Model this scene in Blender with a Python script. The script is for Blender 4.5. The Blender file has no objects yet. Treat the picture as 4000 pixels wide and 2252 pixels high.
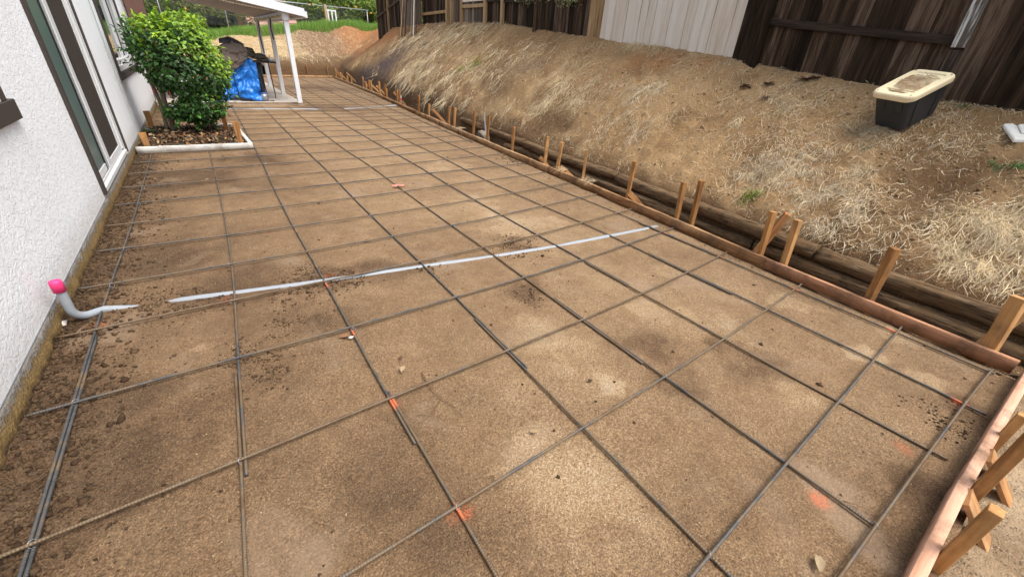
import bpy, bmesh, math, random
import numpy as np
from mathutils import Vector, Matrix
random.seed(7); rng = np.random.default_rng(7)
scn = bpy.context.scene
col = scn.collection
PI = math.pi

# ------------------------------------------------------------------ camera
F_PX, W_PX, H_PX = 1602.768, 4000.0, 2252.0
CAM = np.array([0.70314, 0.28107, 1.4501])
RV = np.array([0.81880539, -0.5708599, 0.06063582])
UV = np.array([0.23618428, 0.43125913, 0.87076549])
FV = np.array([0.52323486, 0.69866625, -0.48794544])
cd = bpy.data.cameras.new('camera'); co = bpy.data.objects.new('camera', cd); col.objects.link(co)
cd.sensor_width = 36.0; cd.lens = 36.0 * F_PX / W_PX; cd.clip_start = 0.05; cd.clip_end = 500
m = Matrix.Identity(4)
for i in range(3):
    m[i][0] = RV[i]; m[i][1] = UV[i]; m[i][2] = -FV[i]; m[i][3] = CAM[i]
co.matrix_world = m
scn.camera = co

# ------------------------------------------------------------------ world, sun, exposure
SUN_EL, SUN_AZ = math.radians(62), math.radians(150)      # azimuth clockwise from +Y
wd = bpy.data.worlds.new('World'); scn.world = wd; wd.use_nodes = True
nt = wd.node_tree; nt.nodes.clear()
sky = nt.nodes.new('ShaderNodeTexSky'); sky.sky_type = 'NISHITA'; sky.sun_disc = False
sky.sun_elevation = SUN_EL; sky.sun_rotation = SUN_AZ; sky.air_density = 1.0; sky.dust_density = 4.0; sky.ozone_density = 1.0
hs = nt.nodes.new('ShaderNodeHueSaturation'); hs.inputs['Saturation'].default_value = 0.5
bg = nt.nodes.new('ShaderNodeBackground'); bg.inputs['Strength'].default_value = 0.14
wo = nt.nodes.new('ShaderNodeOutputWorld')
nt.links.new(sky.outputs[0], hs.inputs['Color']); nt.links.new(hs.outputs[0], bg.inputs[0]); nt.links.new(bg.outputs[0], wo.inputs[0])
sl = bpy.data.lights.new('sun', 'SUN'); sl.energy = 1.4; sl.angle = math.radians(34); sl.color = (1.0, 0.955, 0.89)
so = bpy.data.objects.new('sun', sl); col.objects.link(so)
sd = Vector((math.sin(SUN_AZ) * math.cos(SUN_EL), math.cos(SUN_AZ) * math.cos(SUN_EL), math.sin(SUN_EL)))
so.rotation_euler = sd.to_track_quat('Z', 'Y').to_euler(); so.location = (3, -6, 12)
scn.view_settings.view_transform = 'Standard'; scn.view_settings.look = 'None'
scn.view_settings.exposure = 1.15; scn.view_settings.gamma = 1.0
scn.render.resolution_x = 1024; scn.render.resolution_y = 576

# ------------------------------------------------------------------ pixel helpers (photo pixels -> places on known surfaces)
def ray(x, y): return FV + (x - W_PX / 2) / F_PX * RV - (y - H_PX / 2) / F_PX * UV
def gp(x, y, z=0.0):
    d = ray(x, y); return CAM + d * (z - CAM[2]) / d[2]
def gx(x, y, X):
    d = ray(x, y); return CAM + d * (X - CAM[0]) / d[0]
def gy(x, y, Y):
    d = ray(x, y); return CAM + d * (Y - CAM[1]) / d[1]
def pj(P):
    d = np.asarray(P) - CAM; z = d @ FV
    return np.array([W_PX / 2 + F_PX * (d @ RV) / z, H_PX / 2 - F_PX * (d @ UV) / z])

# ------------------------------------------------------------------ numpy noise
def _h(ix, iy, s):
    n = (ix.astype(np.int64) * 374761393 + iy.astype(np.int64) * 668265263 + s * 1442695041) & 0xffffffff
    n = ((n ^ (n >> 13)) * 1274126177) & 0xffffffff
    return ((n ^ (n >> 16)) & 0xffff) / 65535.0
def vn(x, y, s=0):
    x = np.asarray(x, float); y = np.asarray(y, float)
    ix = np.floor(x); iy = np.floor(y); fx = x - ix; fy = y - iy
    fx = fx * fx * (3 - 2 * fx); fy = fy * fy * (3 - 2 * fy)
    a = _h(ix, iy, s); b = _h(ix + 1, iy, s); c = _h(ix, iy + 1, s); d = _h(ix + 1, iy + 1, s)
    return (a + (b - a) * fx) * (1 - fy) + (c + (d - c) * fx) * fy
def fbm(x, y, sc, o=4, s=0, g=0.5):
    t = 0; a = 1; n = 0
    for i in range(o):
        t = t + a * (vn(x * sc, y * sc, s + i * 17) - 0.5); n += a; a *= g; sc *= 2.03
    return t / n * 2
def sst(a, b, x):
    t = np.clip((x - a) / (b - a), 0, 1); return t * t * (3 - 2 * t)

# ------------------------------------------------------------------ mesh helpers
def mesh_np(name, verts, faces, mat=None, cols=None, smooth=False):
    verts = np.asarray(verts, np.float32).reshape(-1, 3); faces = np.asarray(faces, np.int32)
    me = bpy.data.meshes.new(name); k = faces.shape[1]
    me.vertices.add(len(verts)); me.vertices.foreach_set('co', verts.ravel())
    me.loops.add(faces.size); me.loops.foreach_set('vertex_index', faces.ravel())
    me.polygons.add(len(faces)); me.polygons.foreach_set('loop_start', np.arange(0, faces.size, k, dtype=np.int32))
    me.polygons.foreach_set('loop_total', np.full(len(faces), k, np.int32))
    if smooth: me.polygons.foreach_set('use_smooth', np.ones(len(faces), bool))
    me.update(calc_edges=True); me.validate()
    if cols is not None:
        a = me.color_attributes.new('Col', 'FLOAT_COLOR', 'POINT')
        c = np.ones((len(verts), 4), np.float32); c[:, :3] = cols; a.data.foreach_set('color', c.ravel())
    if mat: me.materials.append(mat)
    return me
def link(name, me, parent=None):
    o = bpy.data.objects.new(name, me); col.objects.link(o)
    if parent: o.parent = parent
    return o
def tag(o, label=None, cat=None, group=None, kind=None):
    if label: o['label'] = label
    if cat: o['category'] = cat
    if group: o['group'] = group
    if kind: o['kind'] = kind
    return o
def empty(name, loc, label, cat, group=None, rz=0):
    o = bpy.data.objects.new(name, None); col.objects.link(o); o.location = loc; o.rotation_euler = (0, 0, rz)
    o.empty_display_size = 0.1
    return tag(o, label, cat, group)
def local(o, parent):
    """parent o (built in world space) keeping it where it stands"""
    o.parent = parent; o.matrix_parent_inverse = parent_matrix(parent).inverted(); return o
def parent_matrix(p):
    mb = p.matrix_basis.copy()
    return (parent_matrix(p.parent) @ p.matrix_parent_inverse @ mb) if p.parent else mb
def bm_obj(name, bm, mat, parent=None, smooth=False, world=True):
    me = bpy.data.meshes.new(name); bm.normal_update(); bm.to_mesh(me); bm.free(); me.materials.append(mat)
    if smooth:
        for p in me.polygons: p.use_smooth = True
    o = bpy.data.objects.new(name, me); col.objects.link(o)
    if parent: (local(o, parent) if world else setattr(o, 'parent', parent))
    return o
def box_bm(bm, c, s, M=None, taper=1.0):
    """box centre c size s; taper scales the +z end"""
    vs = []
    for z in (-1, 1):
        k = taper if z > 0 else 1
        for x, y in ((-1, -1), (1, -1), (1, 1), (-1, 1)):
            v = Vector((c[0] + x * s[0] / 2 * k, c[1] + y * s[1] / 2 * k, c[2] + z * s[2] / 2))
            vs.append(bm.verts.new(M @ v if M else v))
    for f in ((3, 2, 1, 0), (4, 5, 6, 7), (0, 1, 5, 4), (1, 2, 6, 5), (2, 3, 7, 6), (3, 0, 4, 7)): bm.faces.new([vs[i] for i in f])
    return vs
def box(name, c, s, mat, parent=None, M=None, bevel=0.0, taper=1.0, world=True):
    bm = bmesh.new(); box_bm(bm, c, s, M, taper)
    if bevel: bmesh.ops.bevel(bm, geom=list(bm.edges), offset=bevel, segments=1, affect='EDGES')
    return bm_obj(name, bm, mat, parent, world=world)
def hexa(name, P, mat, parent=None, bevel=0.0):
    """P: 4 bottom points then 4 top points (same winding)"""
    bm = bmesh.new(); vs = [bm.verts.new(Vector(p)) for p in P]
    for f in ((3, 2, 1, 0), (4, 5, 6, 7), (0, 1, 5, 4), (1, 2, 6, 5), (2, 3, 7, 6), (3, 0, 4, 7)): bm.faces.new([vs[i] for i in f])
    bmesh.ops.recalc_face_normals(bm, faces=bm.faces)
    if bevel: bmesh.ops.bevel(bm, geom=list(bm.edges), offset=bevel, segments=1, affect='EDGES')
    return bm_obj(name, bm, mat, parent)
def tube_np(P, rad, n=8, cap=True):
    P = np.asarray(P, float); k = len(P); rad = np.broadcast_to(np.asarray(rad, float), (k,))
    T = np.gradient(P, axis=0); T /= np.linalg.norm(T, axis=1)[:, None]
    ref = np.array([0, 0, 1.0]) if abs(T[:, 2]).max() < 0.9 else (np.array([1.0, 0, 0]) if abs(T[:, 0]).max() < 0.9 else np.array([0.31, 0.9, 0.3]))
    A = np.cross(T, ref); A /= np.linalg.norm(A, axis=1)[:, None]; B = np.cross(A, T)
    th = np.arange(n) / n * 2 * PI
    V = P[:, None] + rad[:, None, None] * (np.cos(th)[None, :, None] * A[:, None] + np.sin(th)[None, :, None] * B[:, None])
    i = np.arange(k - 1)[:, None] * n + np.arange(n)[None]; j = np.arange(k - 1)[:, None] * n + (np.arange(n)[None] + 1) % n
    Fq = np.stack([i, j, j + n, i + n], -1).reshape(-1, 4)
    V = V.reshape(-1, 3)
    if cap:
        c0, c1 = len(V), len(V) + 1; V = np.vstack([V, P[0], P[-1]])
        a = np.arange(n); b = (a + 1) % n
        Fq = np.vstack([Fq, np.stack([b, a, np.full(n, c0), np.full(n, c0)], 1), np.stack([a + (k - 1) * n, b + (k - 1) * n, np.full(n, c1), np.full(n, c1)], 1)])
    return V, Fq
def fix_tris(V, Fq):
    """split quads with repeated last index into triangles -> all triangles"""
    t = Fq[:, 2] == Fq[:, 3]
    q = Fq[~t]; return np.vstack([q[:, [0, 1, 2]], q[:, [0, 2, 3]], Fq[t][:, :3]])
def tube(name, P, rad, mat, parent=None, n=8, cols=None, smooth=True):
    V, Fq = tube_np(P, rad, n); me = mesh_np(name, V, fix_tris(V, Fq), mat, cols(V) if cols else None, smooth)
    o = link(name, me)
    if parent: local(o, parent)
    return o
def resample(P, step):
    P = np.asarray(P, float); d = np.r_[0, np.cumsum(np.linalg.norm(np.diff(P, axis=0), axis=1))]
    n = max(3, int(d[-1] / step) + 1); t = np.linspace(0, d[-1], n)
    return np.stack([np.interp(t, d, P[:, i]) for i in range(P.shape[1])], 1)
def smooth_line(P, it=2):
    P = np.asarray(P, float).copy()
    for _ in range(it): P[1:-1] = 0.5 * P[1:-1] + 0.25 * (P[:-2] + P[2:])
    return P
def ribbons(name, pts, width, side, cols, mat, taper=True):
    """pts (N,K,3) centre lines, side (N,3), cols (N,3)"""
    N, K, _ = pts.shape
    w = np.linspace(1, 0.25, K) if taper else np.ones(K)
    off = side[:, None] * (width[:, None] * w[None])[..., None] * 0.5
    V = np.stack([pts - off, pts + off], 2).reshape(-1, 3)
    b = (np.arange(N)[:, None] * (2 * K) + np.arange(K - 1)[None] * 2)[..., None]
    Fq = (b + np.array([0, 1, 3, 2])).reshape(-1, 4)
    return mesh_np(name, V, Fq, mat, np.repeat(cols, 2 * K, axis=0))
OCT_V = np.array([[1, 0, 0], [-1, 0, 0], [0, 1, 0], [0, -1, 0], [0, 0, 1], [0, 0, -1]], float)
OCT_F = np.array([[0, 2, 4], [2, 1, 4], [1, 3, 4], [3, 0, 4], [2, 0, 5], [1, 2, 5], [3, 1, 5], [0, 3, 5]])
def ico(sub):
    bm = bmesh.new(); bmesh.ops.create_icosphere(bm, subdivisions=sub, radius=1)
    v = np.array([x.co[:] for x in bm.verts]); f = np.array([[x.index for x in p.verts] for p in bm.faces]); bm.free(); return v, f
ICO_V, ICO_F = ico(1)
def lumps(name, pos, size, cols, mat, fine=False, flat=0.7, smooth=False):
    bv, bf = (ICO_V, ICO_F) if fine else (OCT_V, OCT_F)
    N = len(pos); q = rng.normal(size=(N, 3, 3)); q, _ = np.linalg.qr(q)
    V = bv[None] * (0.65 + 0.7 * rng.random((N, len(bv), 1))); V = np.einsum('nij,nvj->nvi', q, V)
    V[..., 2] *= flat; V = V * size[:, None, None] + pos[:, None]
    Fq = (np.arange(N)[:, None, None] * len(bv) + bf[None]).reshape(-1, 3)
    return mesh_np(name, V.reshape(-1, 3), Fq, mat, np.repeat(cols, len(bv), axis=0), smooth)
ORD = ['first', 'second', 'third', 'fourth', 'fifth', 'sixth', 'seventh', 'eighth', 'ninth', 'tenth', 'eleventh', 'twelfth', 'thirteenth', 'fourteenth', 'fifteenth', 'sixteenth', 'seventeenth', 'eighteenth', 'nineteenth']
TENS = {20: 'twent', 30: 'thirt', 40: 'fort'}
def ordn(i):
    """i counts from 1"""
    if i < 20: return ORD[i - 1]
    t = i // 10 * 10
    return TENS[t] + 'ieth' if i == t else TENS[t] + 'y-' + ORD[i - t - 1]

# ------------------------------------------------------------------ materials
class NT:
    def __init__(s, name, rough=0.8, spec=0.3):
        s.m = bpy.data.materials.new(name); s.m.use_nodes = True; s.t = s.m.node_tree
        s.b = s.t.nodes['Principled BSDF']; s.b.inputs['Roughness'].default_value = rough; s.b.inputs['Specular IOR Level'].default_value = spec
    def n(s, ty, **kw):
        x = s.t.nodes.new(ty)
        for k, v in kw.items(): setattr(x, k, v)
        return x
    def L(s, a, b): s.t.links.new(a, b)
    def set(s, sock, v):
        if isinstance(v, bpy.types.NodeSocket): s.L(v, sock)
        elif isinstance(v, (tuple, list)) and len(v) == 3 and sock.type == 'RGBA': sock.default_value = (*v, 1)
        else: sock.default_value = v
    def pos(s): return s.n('ShaderNodeNewGeometry').outputs['Position']
    def obj(s): return s.n('ShaderNodeTexCoord').outputs['Object']
    def rnd(s): return s.n('ShaderNodeObjectInfo').outputs['Random']
    def vec(s, v, sc=(1, 1, 1), loc=(0, 0, 0)):
        x = s.n('ShaderNodeMapping'); s.L(v, x.inputs['Vector']); x.inputs['Scale'].default_value = sc
        s.set(x.inputs['Location'], loc); return x.outputs[0]
    def noise(s, v, sc, det=4, ro=0.55, dist=0.0):
        x = s.n('ShaderNodeTexNoise'); s.L(v, x.inputs['Vector']); x.inputs['Scale'].default_value = sc
        x.inputs['Detail'].default_value = det; x.inputs['Roughness'].default_value = ro; x.inputs['Distortion'].default_value = dist
        return x.outputs['Fac']
    def vor(s, v, sc, feat='F1', out='Distance', rand=1.0):
        x = s.n('ShaderNodeTexVoronoi', feature=feat); s.L(v, x.inputs['Vector']); x.inputs['Scale'].default_value = sc; x.inputs['Randomness'].default_value = rand
        return x.outputs[out]
    def ramp(s, f, stops, interp='LINEAR'):
        x = s.n('ShaderNodeValToRGB'); s.L(f, x.inputs[0]); r = x.color_ramp; r.interpolation = interp
        while len(r.elements) < len(stops): r.elements.new(0.5)
        for e, (p, c) in zip(r.elements, stops):
            e.position = p; e.color = (c, c, c, 1) if isinstance(c, (int, float)) else (*c, 1)
        return x.outputs[0]
    def mix(s, f, a, b, mode='MIX'):
        x = s.n('ShaderNodeMix', data_type='RGBA', blend_type=mode); s.set(x.inputs['Factor'], f); s.set(x.inputs[6], a); s.set(x.inputs[7], b); return x.outputs[2]
    def math(s, op, a, b=0.0, clamp=False):
        x = s.n('ShaderNodeMath', operation=op, use_clamp=clamp); s.set(x.inputs[0], a); s.set(x.inputs[1], b); return x.outputs[0]
    def attr(s, name='Col', out='Color'):
        x = s.n('ShaderNodeAttribute', attribute_name=name); return x.outputs[out]
    def sep(s, c):
        x = s.n('ShaderNodeSeparateColor'); s.L(c, x.inputs[0]); return x.outputs
    def hsv(s, c, h=0.5, sa=1.0, v=1.0):
        x = s.n('ShaderNodeHueSaturation'); s.set(x.inputs['Color'], c); s.set(x.inputs['Hue'], h); s.set(x.inputs['Saturation'], sa); s.set(x.inputs['Value'], v); return x.outputs[0]
    def bump(s, h, st=0.5, di=0.01, prev=None):
        x = s.n('ShaderNodeBump'); s.L(h, x.inputs['Height']); x.inputs['Strength'].default_value = st; x.inputs['Distance'].default_value = di
        if prev: s.L(prev, x.inputs['Normal'])
        s.L(x.outputs[0], s.b.inputs['Normal']); return x.outputs[0]
    def base(s, c): s.set(s.b.inputs['Base Color'], c)
    def rough(s, c): s.set(s.b.inputs['Roughness'], c)

def mat_dirt():
    t = NT('dirt', 0.92, 0.25); p = t.pos(); a = t.sep(t.attr())
    n1 = t.noise(p, 1.1, 6, 0.6); n2 = t.noise(p, 7.0, 5, 0.62); n3 = t.noise(p, 62, 5, 0.78); n4 = t.noise(p, 190, 3, 0.7); n5 = t.noise(p, 24, 4, 0.7)
    v = t.math('ADD', t.math('MULTIPLY', n1, 0.40), t.math('ADD', t.math('MULTIPLY', n2, 0.34), t.math('ADD', t.math('MULTIPLY', n3, 0.55), t.math('ADD', t.math('MULTIPLY', n5, 0.15), t.math('MULTIPLY', t.noise(t.vec(p, (1, 1, 1), (2.7, 5.1, 3.3)), 135, 3, 0.7), 1.05)))))
    v = t.math('SUBTRACT', v, 0.71)
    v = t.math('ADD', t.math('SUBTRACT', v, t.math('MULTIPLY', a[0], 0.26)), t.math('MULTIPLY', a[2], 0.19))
    c = t.ramp(v, [(0.08, (0.050, 0.025, 0.011)), (0.34, (0.140, 0.076, 0.031)), (0.52, (0.235, 0.135, 0.059)), (0.70, (0.37, 0.235, 0.110)), (0.94, (0.53, 0.405, 0.25))])
    # smooth greyish trowelled/silty films
    film = t.ramp(t.noise(t.vec(p, (1, 0.8, 1), (3.1, 0.4, 0)), 2.3, 3, 0.5, 0.4), [(0.60, 0.0), (0.70, 1.0)])
    fm = t.math('MULTIPLY', film, 0.55)
    c = t.mix(fm, c, (0.225, 0.15, 0.088))
    # pale grit grains and dark crumbs, uneven in size and density
    dn_ = t.noise(p, 3.5, 4, 0.6); s1 = t.noise(p, 150, 3, 0.75, 0.6); s2 = t.noise(t.vec(p, (1, 1, 1), (7.3, 2.2, 1.1)), 260, 2, 0.7, 0.4); s3 = t.noise(t.vec(p, (1, 1, 1), (1.3, 9.2, 4.1)), 120, 3, 0.75, 0.8); hue = t.noise(t.vec(p, (1, 1, 1), (5.3, 4.2, 1.1)), 40, 2, 0.6)
    thr = t.math('MULTIPLY', t.math('SUBTRACT', dn_, 0.5), 0.16)
    g = t.math('ADD', t.ramp(t.math('ADD', s1, thr), [(0.60, 0.0), (0.66, 1.0)]), t.ramp(t.math('ADD', s2, thr), [(0.62, 0.0), (0.68, 0.8)]), True)
    g = t.math('MULTIPLY', g, t.math('SUBTRACT', 1.0, t.math('MULTIPLY', film, 0.7)))
    c = t.mix(t.math('MULTIPLY', g, 0.8), c, t.mix(hue, (0.27, 0.165, 0.075), (0.52, 0.40, 0.25)))
    g2 = t.ramp(s3, [(0.645, 0.0), (0.70, 1.0)])
    c = t.mix(t.math('MULTIPLY', g2, 0.75), c, (0.045, 0.028, 0.017))
    c = t.hsv(c, 0.5, 0.9, t.math('MULTIPLY', 0.90, t.math('ADD', 0.35, t.math('MULTIPLY', n4, 1.3))))
    # hairline cracks
    ck = t.vor(t.vec(p, (1, 1, 0.2)), 3.2, 'DISTANCE_TO_EDGE')
    # orange marking paint sprayed on the soil
    pm = t.math('MULTIPLY', a[1], t.ramp(t.noise(p, 95, 3, 0.7), [(0.44, 0.0), (0.54, 1.0)]), True)
    c = t.mix(t.math('MULTIPLY', pm, 0.85), c, (0.66, 0.13, 0.045))
    t.base(c)
    t.rough(t.math('SUBTRACT', 0.95, t.math('MULTIPLY', fm, 0.45)))
    h = t.math('ADD', t.math('MULTIPLY', n3, 0.6), t.math('ADD', t.math('MULTIPLY', g, 0.5), t.math('MULTIPLY', n4, 0.35)))
    h = t.math('MULTIPLY', h, t.math('SUBTRACT', 1.0, t.math('MULTIPLY', film, 0.6)))
    t.bump(t.math('ADD', h, t.math('MULTIPLY', n5, 0.8)), 1.0, 0.011); return t.m
def mat_bank():
    t = NT('bank_soil', 0.95, 0.2); p = t.pos(); c0 = t.attr()
    n2 = t.noise(p, 6, 5, 0.65); n3 = t.noise(p, 38, 4, 0.7); n4 = t.noise(p, 160, 3, 0.7)
    v = t.math('ADD', 0.02, t.math('ADD', t.math('MULTIPLY', n2, 0.5), t.math('ADD', t.math('MULTIPLY', n3, 0.95), t.math('MULTIPLY', n4, 0.5))))
    c = t.hsv(c0, 0.5, 1.0, v)
    vd = t.vor(p, 95); vc = t.sep(t.vor(p, 95, out='Color'))
    g = t.math('MULTIPLY', t.ramp(vd, [(0.3, 1.0), (0.42, 0.0)]), t.ramp(vc[0], [(0.72, 0.0), (0.8, 1.0)]))
    c = t.mix(t.math('MULTIPLY', g, 0.75), c, t.mix(vc[1], (0.34, 0.23, 0.12), (0.58, 0.48, 0.34)))
    g2 = t.math('MULTIPLY', t.ramp(vd, [(0.35, 1.0), (0.5, 0.0)]), t.ramp(vc[2], [(0.86, 0.0), (0.9, 1.0)]))
    c = t.mix(t.math('MULTIPLY', g2, 0.7), c, (0.06, 0.04, 0.026))
    t.base(c)
    h = t.math('ADD', t.math('MULTIPLY', n2, 1.2), t.math('ADD', n3, t.math('ADD', t.math('MULTIPLY', g, 0.4), t.math('MULTIPLY', n4, 0.5))))
    t.bump(h, 0.9, 0.02); return t.m
def mat_col(name, rough=0.75, spec=0.3, var=0.0, trans=0.0):
    t = NT(name, rough, spec); c = t.attr()
    if var:
        c = t.hsv(c, 0.5, 1.0, t.math('ADD', 1 - var / 2, t.math('MULTIPLY', t.noise(t.pos(), 90, 3, 0.6), var)))
    t.base(c)
    if trans:
        tr = t.n('ShaderNodeBsdfTranslucent'); t.set(tr.inputs[0], c); mx = t.n('ShaderNodeMixShader'); mx.inputs[0].default_value = trans
        o = t.t.nodes['Material Output']; t.L(t.b.outputs[0], mx.inputs[1]); t.L(tr.outputs[0], mx.inputs[2]); t.L(mx.outputs[0], o.inputs[0])
    return t.m
def mat_wood(name, stops, axis=2, sc=1.0, bump=0.25, dirt=0.0, rnd=0.25, rough=0.8, world=False):
    """grain runs along local axis; colour varies per object"""
    t = NT(name, rough + .08, 0.08); p = t.pos() if world else t.obj(); r = t.rnd()
    s = [14 * sc, 14 * sc, 14 * sc]; s[axis] = 0.9 * sc
    off = t.n('ShaderNodeCombineXYZ'); t.L(t.math('MULTIPLY', r, 37.0), off.inputs[0]); t.L(t.math('MULTIPLY', r, 91.0), off.inputs[1]); t.L(t.math('MULTIPLY', r, 13.0), off.inputs[2])
    q = t.vec(p, tuple(s), off.outputs[0])
    n = t.noise(q, 1.6, 6, 0.62, 0.6); n2 = t.noise(q, 7, 3, 0.6)
    v = t.math('ADD', t.math('MULTIPLY', n, 0.75), t.math('ADD', t.math('MULTIPLY', n2, 0.25), t.math('MULTIPLY', t.math('SUBTRACT', r, 0.5), rnd)))
    c = t.ramp(v, stops)
    if dirt:
        dn = t.ramp(t.noise(t.vec(p, (1, 1, 1), off.outputs[0]), 5, 5, 0.65), [(0.45, 0.0), (0.66, dirt)])
        c = t.mix(dn, c, (0.11, 0.072, 0.043))
    t.base(c); t.bump(v, bump, 0.006); return t.m
def mat_flat(name, c, rough=0.6, spec=0.4, var=0.12, sc=12, metal=0.0, bump=0.0):
    t = NT(name, rough, spec); n = t.noise(t.obj(), sc, 5, 0.65)
    t.base(t.hsv(c, 0.5, 1.0, t.math('ADD', 1 - var, t.math('MULTIPLY', n, 2 * var)))); t.b.inputs['Metallic'].default_value = metal
    if bump: t.bump(n, bump, 0.004)
    return t.m
def mat_stucco():
    t = NT('stucco', 0.9, 0.2); p = t.pos()
    q = t.vec(p, (1, 1, 1.25)); n1 = t.noise(q, 26, 5, 0.6, 0.7); n2 = t.noise(q, 70, 3, 0.6); n0 = t.noise(p, 1.4, 4, 0.6)
    lace = t.ramp(n1, [(0.44, 0.0), (0.53, 1.0)])
    grime = t.ramp(t.noise(t.vec(p, (1, 1, 0.35)), 5, 5, 0.65), [(0.5, 0.0), (0.8, 0.22)])
    c = t.mix(grime, t.hsv((0.80, 0.83, 0.85), 0.5, 1.0, t.math('ADD', 0.93, t.math('MULTIPLY', n0, 0.12))), (0.52, 0.48, 0.43))
    zz = t.n('ShaderNodeSeparateXYZ'); t.L(p, zz.inputs[0]); spl = t.math('SUBTRACT', t.math('ADD', 0.42, t.math('MULTIPLY', t.noise(p, 16, 5, 0.7), 0.5)), t.math('MULTIPLY', zz.outputs[2], 2.2), True)
    c = t.mix(t.math('MULTIPLY', spl, 0.75), c, (0.33, 0.25, 0.17))
    t.base(c)
    t.bump(t.math('ADD', lace, t.math('MULTIPLY', n2, 0.25)), 0.5, 0.004); return t.m
def mat_footing():
    t = NT('footing_concrete', 0.95, 0.2); p = t.pos(); z = t.n('ShaderNodeSeparateXYZ'); t.L(p, z.inputs[0])
    n = t.noise(p, 18, 5, 0.7); n2 = t.noise(p, 70, 3, 0.6)
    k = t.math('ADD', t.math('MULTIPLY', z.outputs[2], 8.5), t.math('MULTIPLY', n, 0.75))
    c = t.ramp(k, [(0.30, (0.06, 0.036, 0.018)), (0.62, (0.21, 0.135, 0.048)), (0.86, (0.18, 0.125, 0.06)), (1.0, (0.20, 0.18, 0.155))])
    c = t.hsv(c, 0.5, 1.0, t.math('ADD', 0.6, t.math('MULTIPLY', n2, 0.8))); t.base(c); t.bump(t.math('ADD', n, n2), 0.9, 0.012); return t.m
def mat_rebar():
    t = NT('rebar_steel', 0.55, 0.5); p = t.pos(); a = t.sep(t.attr())
    n = t.noise(p, 6, 5, 0.65); n2 = t.noise(p, 60, 3, 0.6)
    v = t.math('ADD', t.math('MULTIPLY', n, 0.8), t.math('ADD', t.math('MULTIPLY', n2, 0.25), t.math('MULTIPLY', t.rnd(), 0.18)))
    c = t.ramp(v, [(0.38, (0.026, 0.028, 0.032)), (0.54, (0.075, 0.073, 0.071)), (0.66, (0.15, 0.105, 0.06)), (0.85, (0.09, 0.045, 0.02))])
    rib = t.math('SINE', t.math('MULTIPLY', a[1], 2 * PI / 0.0095 * 60.0))
    c = t.hsv(c, 0.5, 1.0, t.math('ADD', 0.95, t.math('MULTIPLY', rib, 0.13)))
    c = t.mix(t.math('MULTIPLY', a[0], 0.8), c, (0.60, 0.14, 0.05)); t.base(c)
    t.b.inputs['Metallic'].default_value = 0.1; t.bump(rib, 0.4, 0.0015); return t.m
def mat_log():
    t = NT('weathered_log', 0.95, 0.15); p = t.pos(); q = t.vec(p, (30, 1.6, 30))
    n = t.noise(q, 1.5, 6, 0.65, 0.5); n2 = t.noise(p, 9, 5, 0.65)
    c = t.ramp(n, [(0.32, (0.030, 0.018, 0.010)), (0.47, (0.110, 0.070, 0.038)), (0.62, (0.22, 0.145, 0.080)), (0.78, (0.30, 0.215, 0.13))])
    c = t.mix(t.ramp(n2, [(0.46, 0.0), (0.62, 0.95)]), c, (0.165, 0.098, 0.048)); t.base(c); t.bump(n, 1.0, 0.03); return t.m
def mat_glass(name, c, rough=0.04, spec=0.8):
    t = NT(name, rough, spec); t.base(c); return t.m

M_DIRT = mat_dirt(); M_BANK = mat_bank(); M_STUCCO = mat_stucco(); M_FOOT = mat_footing(); M_REBAR = mat_rebar(); M_LOG = mat_log()
M_STRAW = mat_col('straw', 0.7, 0.3, 0.0, 0.15); M_CLOD = mat_col('soil_clods', 0.95, 0.15, 0.5); M_GRASS = mat_col('green_blades', 0.6, 0.3, 0.0, 0.25)
M_LEAF = mat_col('glossy_leaf', 0.42, 0.28, 0.0, 0.2); M_TLEAF = mat_col('tree_leaf', 0.5, 0.35, 0.0, 0.25); M_LITTER = mat_col('dry_litter', 0.8, 0.25, 0.3)
M_STAKE = mat_wood('stake_wood', [(0.32, (0.20, 0.085, 0.028)), (0.46, (0.38, 0.185, 0.066)), (0.58, (0.46, 0.245, 0.095)), (0.72, (0.52, 0.30, 0.13))], 2, 1.3, 0.4, 0.55)
M_KICK = mat_wood('kicker_wood', [(0.30, (0.24, 0.105, 0.038)), (0.48, (0.42, 0.215, 0.09)), (0.7, (0.52, 0.31, 0.15))], 2, 1.3, 0.4, 0.5)
FB = [(0.30, (0.18, 0.085, 0.037)), (0.46, (0.34, 0.185, 0.088)), (0.62, (0.45, 0.285, 0.15)), (0.80, (0.50, 0.40, 0.30))]
M_FORM = mat_wood('form_lumber', FB, 1, 0.8, 0.2, 0.75, world=True)
M_FORMP = mat_wood('form_lumber_red', [(0.28, (0.20, 0.085, 0.045)), (0.5, (0.36, 0.18, 0.10)), (0.72, (0.47, 0.27, 0.165))], 1, 1.2, 0.4, 0.8, world=True)
M_FORMN = mat_wood('form_lumber_pink', [(0.28, (0.30, 0.14, 0.08)), (0.46, (0.50, 0.27, 0.17)), (0.62, (0.57, 0.34, 0.23)), (0.78, (0.58, 0.42, 0.32))], 0, 1.2, 0.5, 0.8, world=True)
M_FDARK = mat_wood('fence_dark', [(0.30, (0.010, 0.0065, 0.0042)), (0.46, (0.028, 0.018, 0.011)), (0.58, (0.062, 0.039, 0.025)), (0.68, (0.13, 0.094, 0.068)), (0.74, (0.075, 0.042, 0.024)), (0.82, (0.25, 0.10, 0.03))], 2, 0.8, 0.8, 0.0, 0.30)
M_FGREY = mat_wood('fence_grey', [(0.30, (0.035, 0.026, 0.020)), (0.5, (0.13, 0.10, 0.075)), (0.66, (0.25, 0.20, 0.155)), (0.8, (0.34, 0.28, 0.22))], 2, 0.7, 0.5, 0.0, 0.3)
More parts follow.
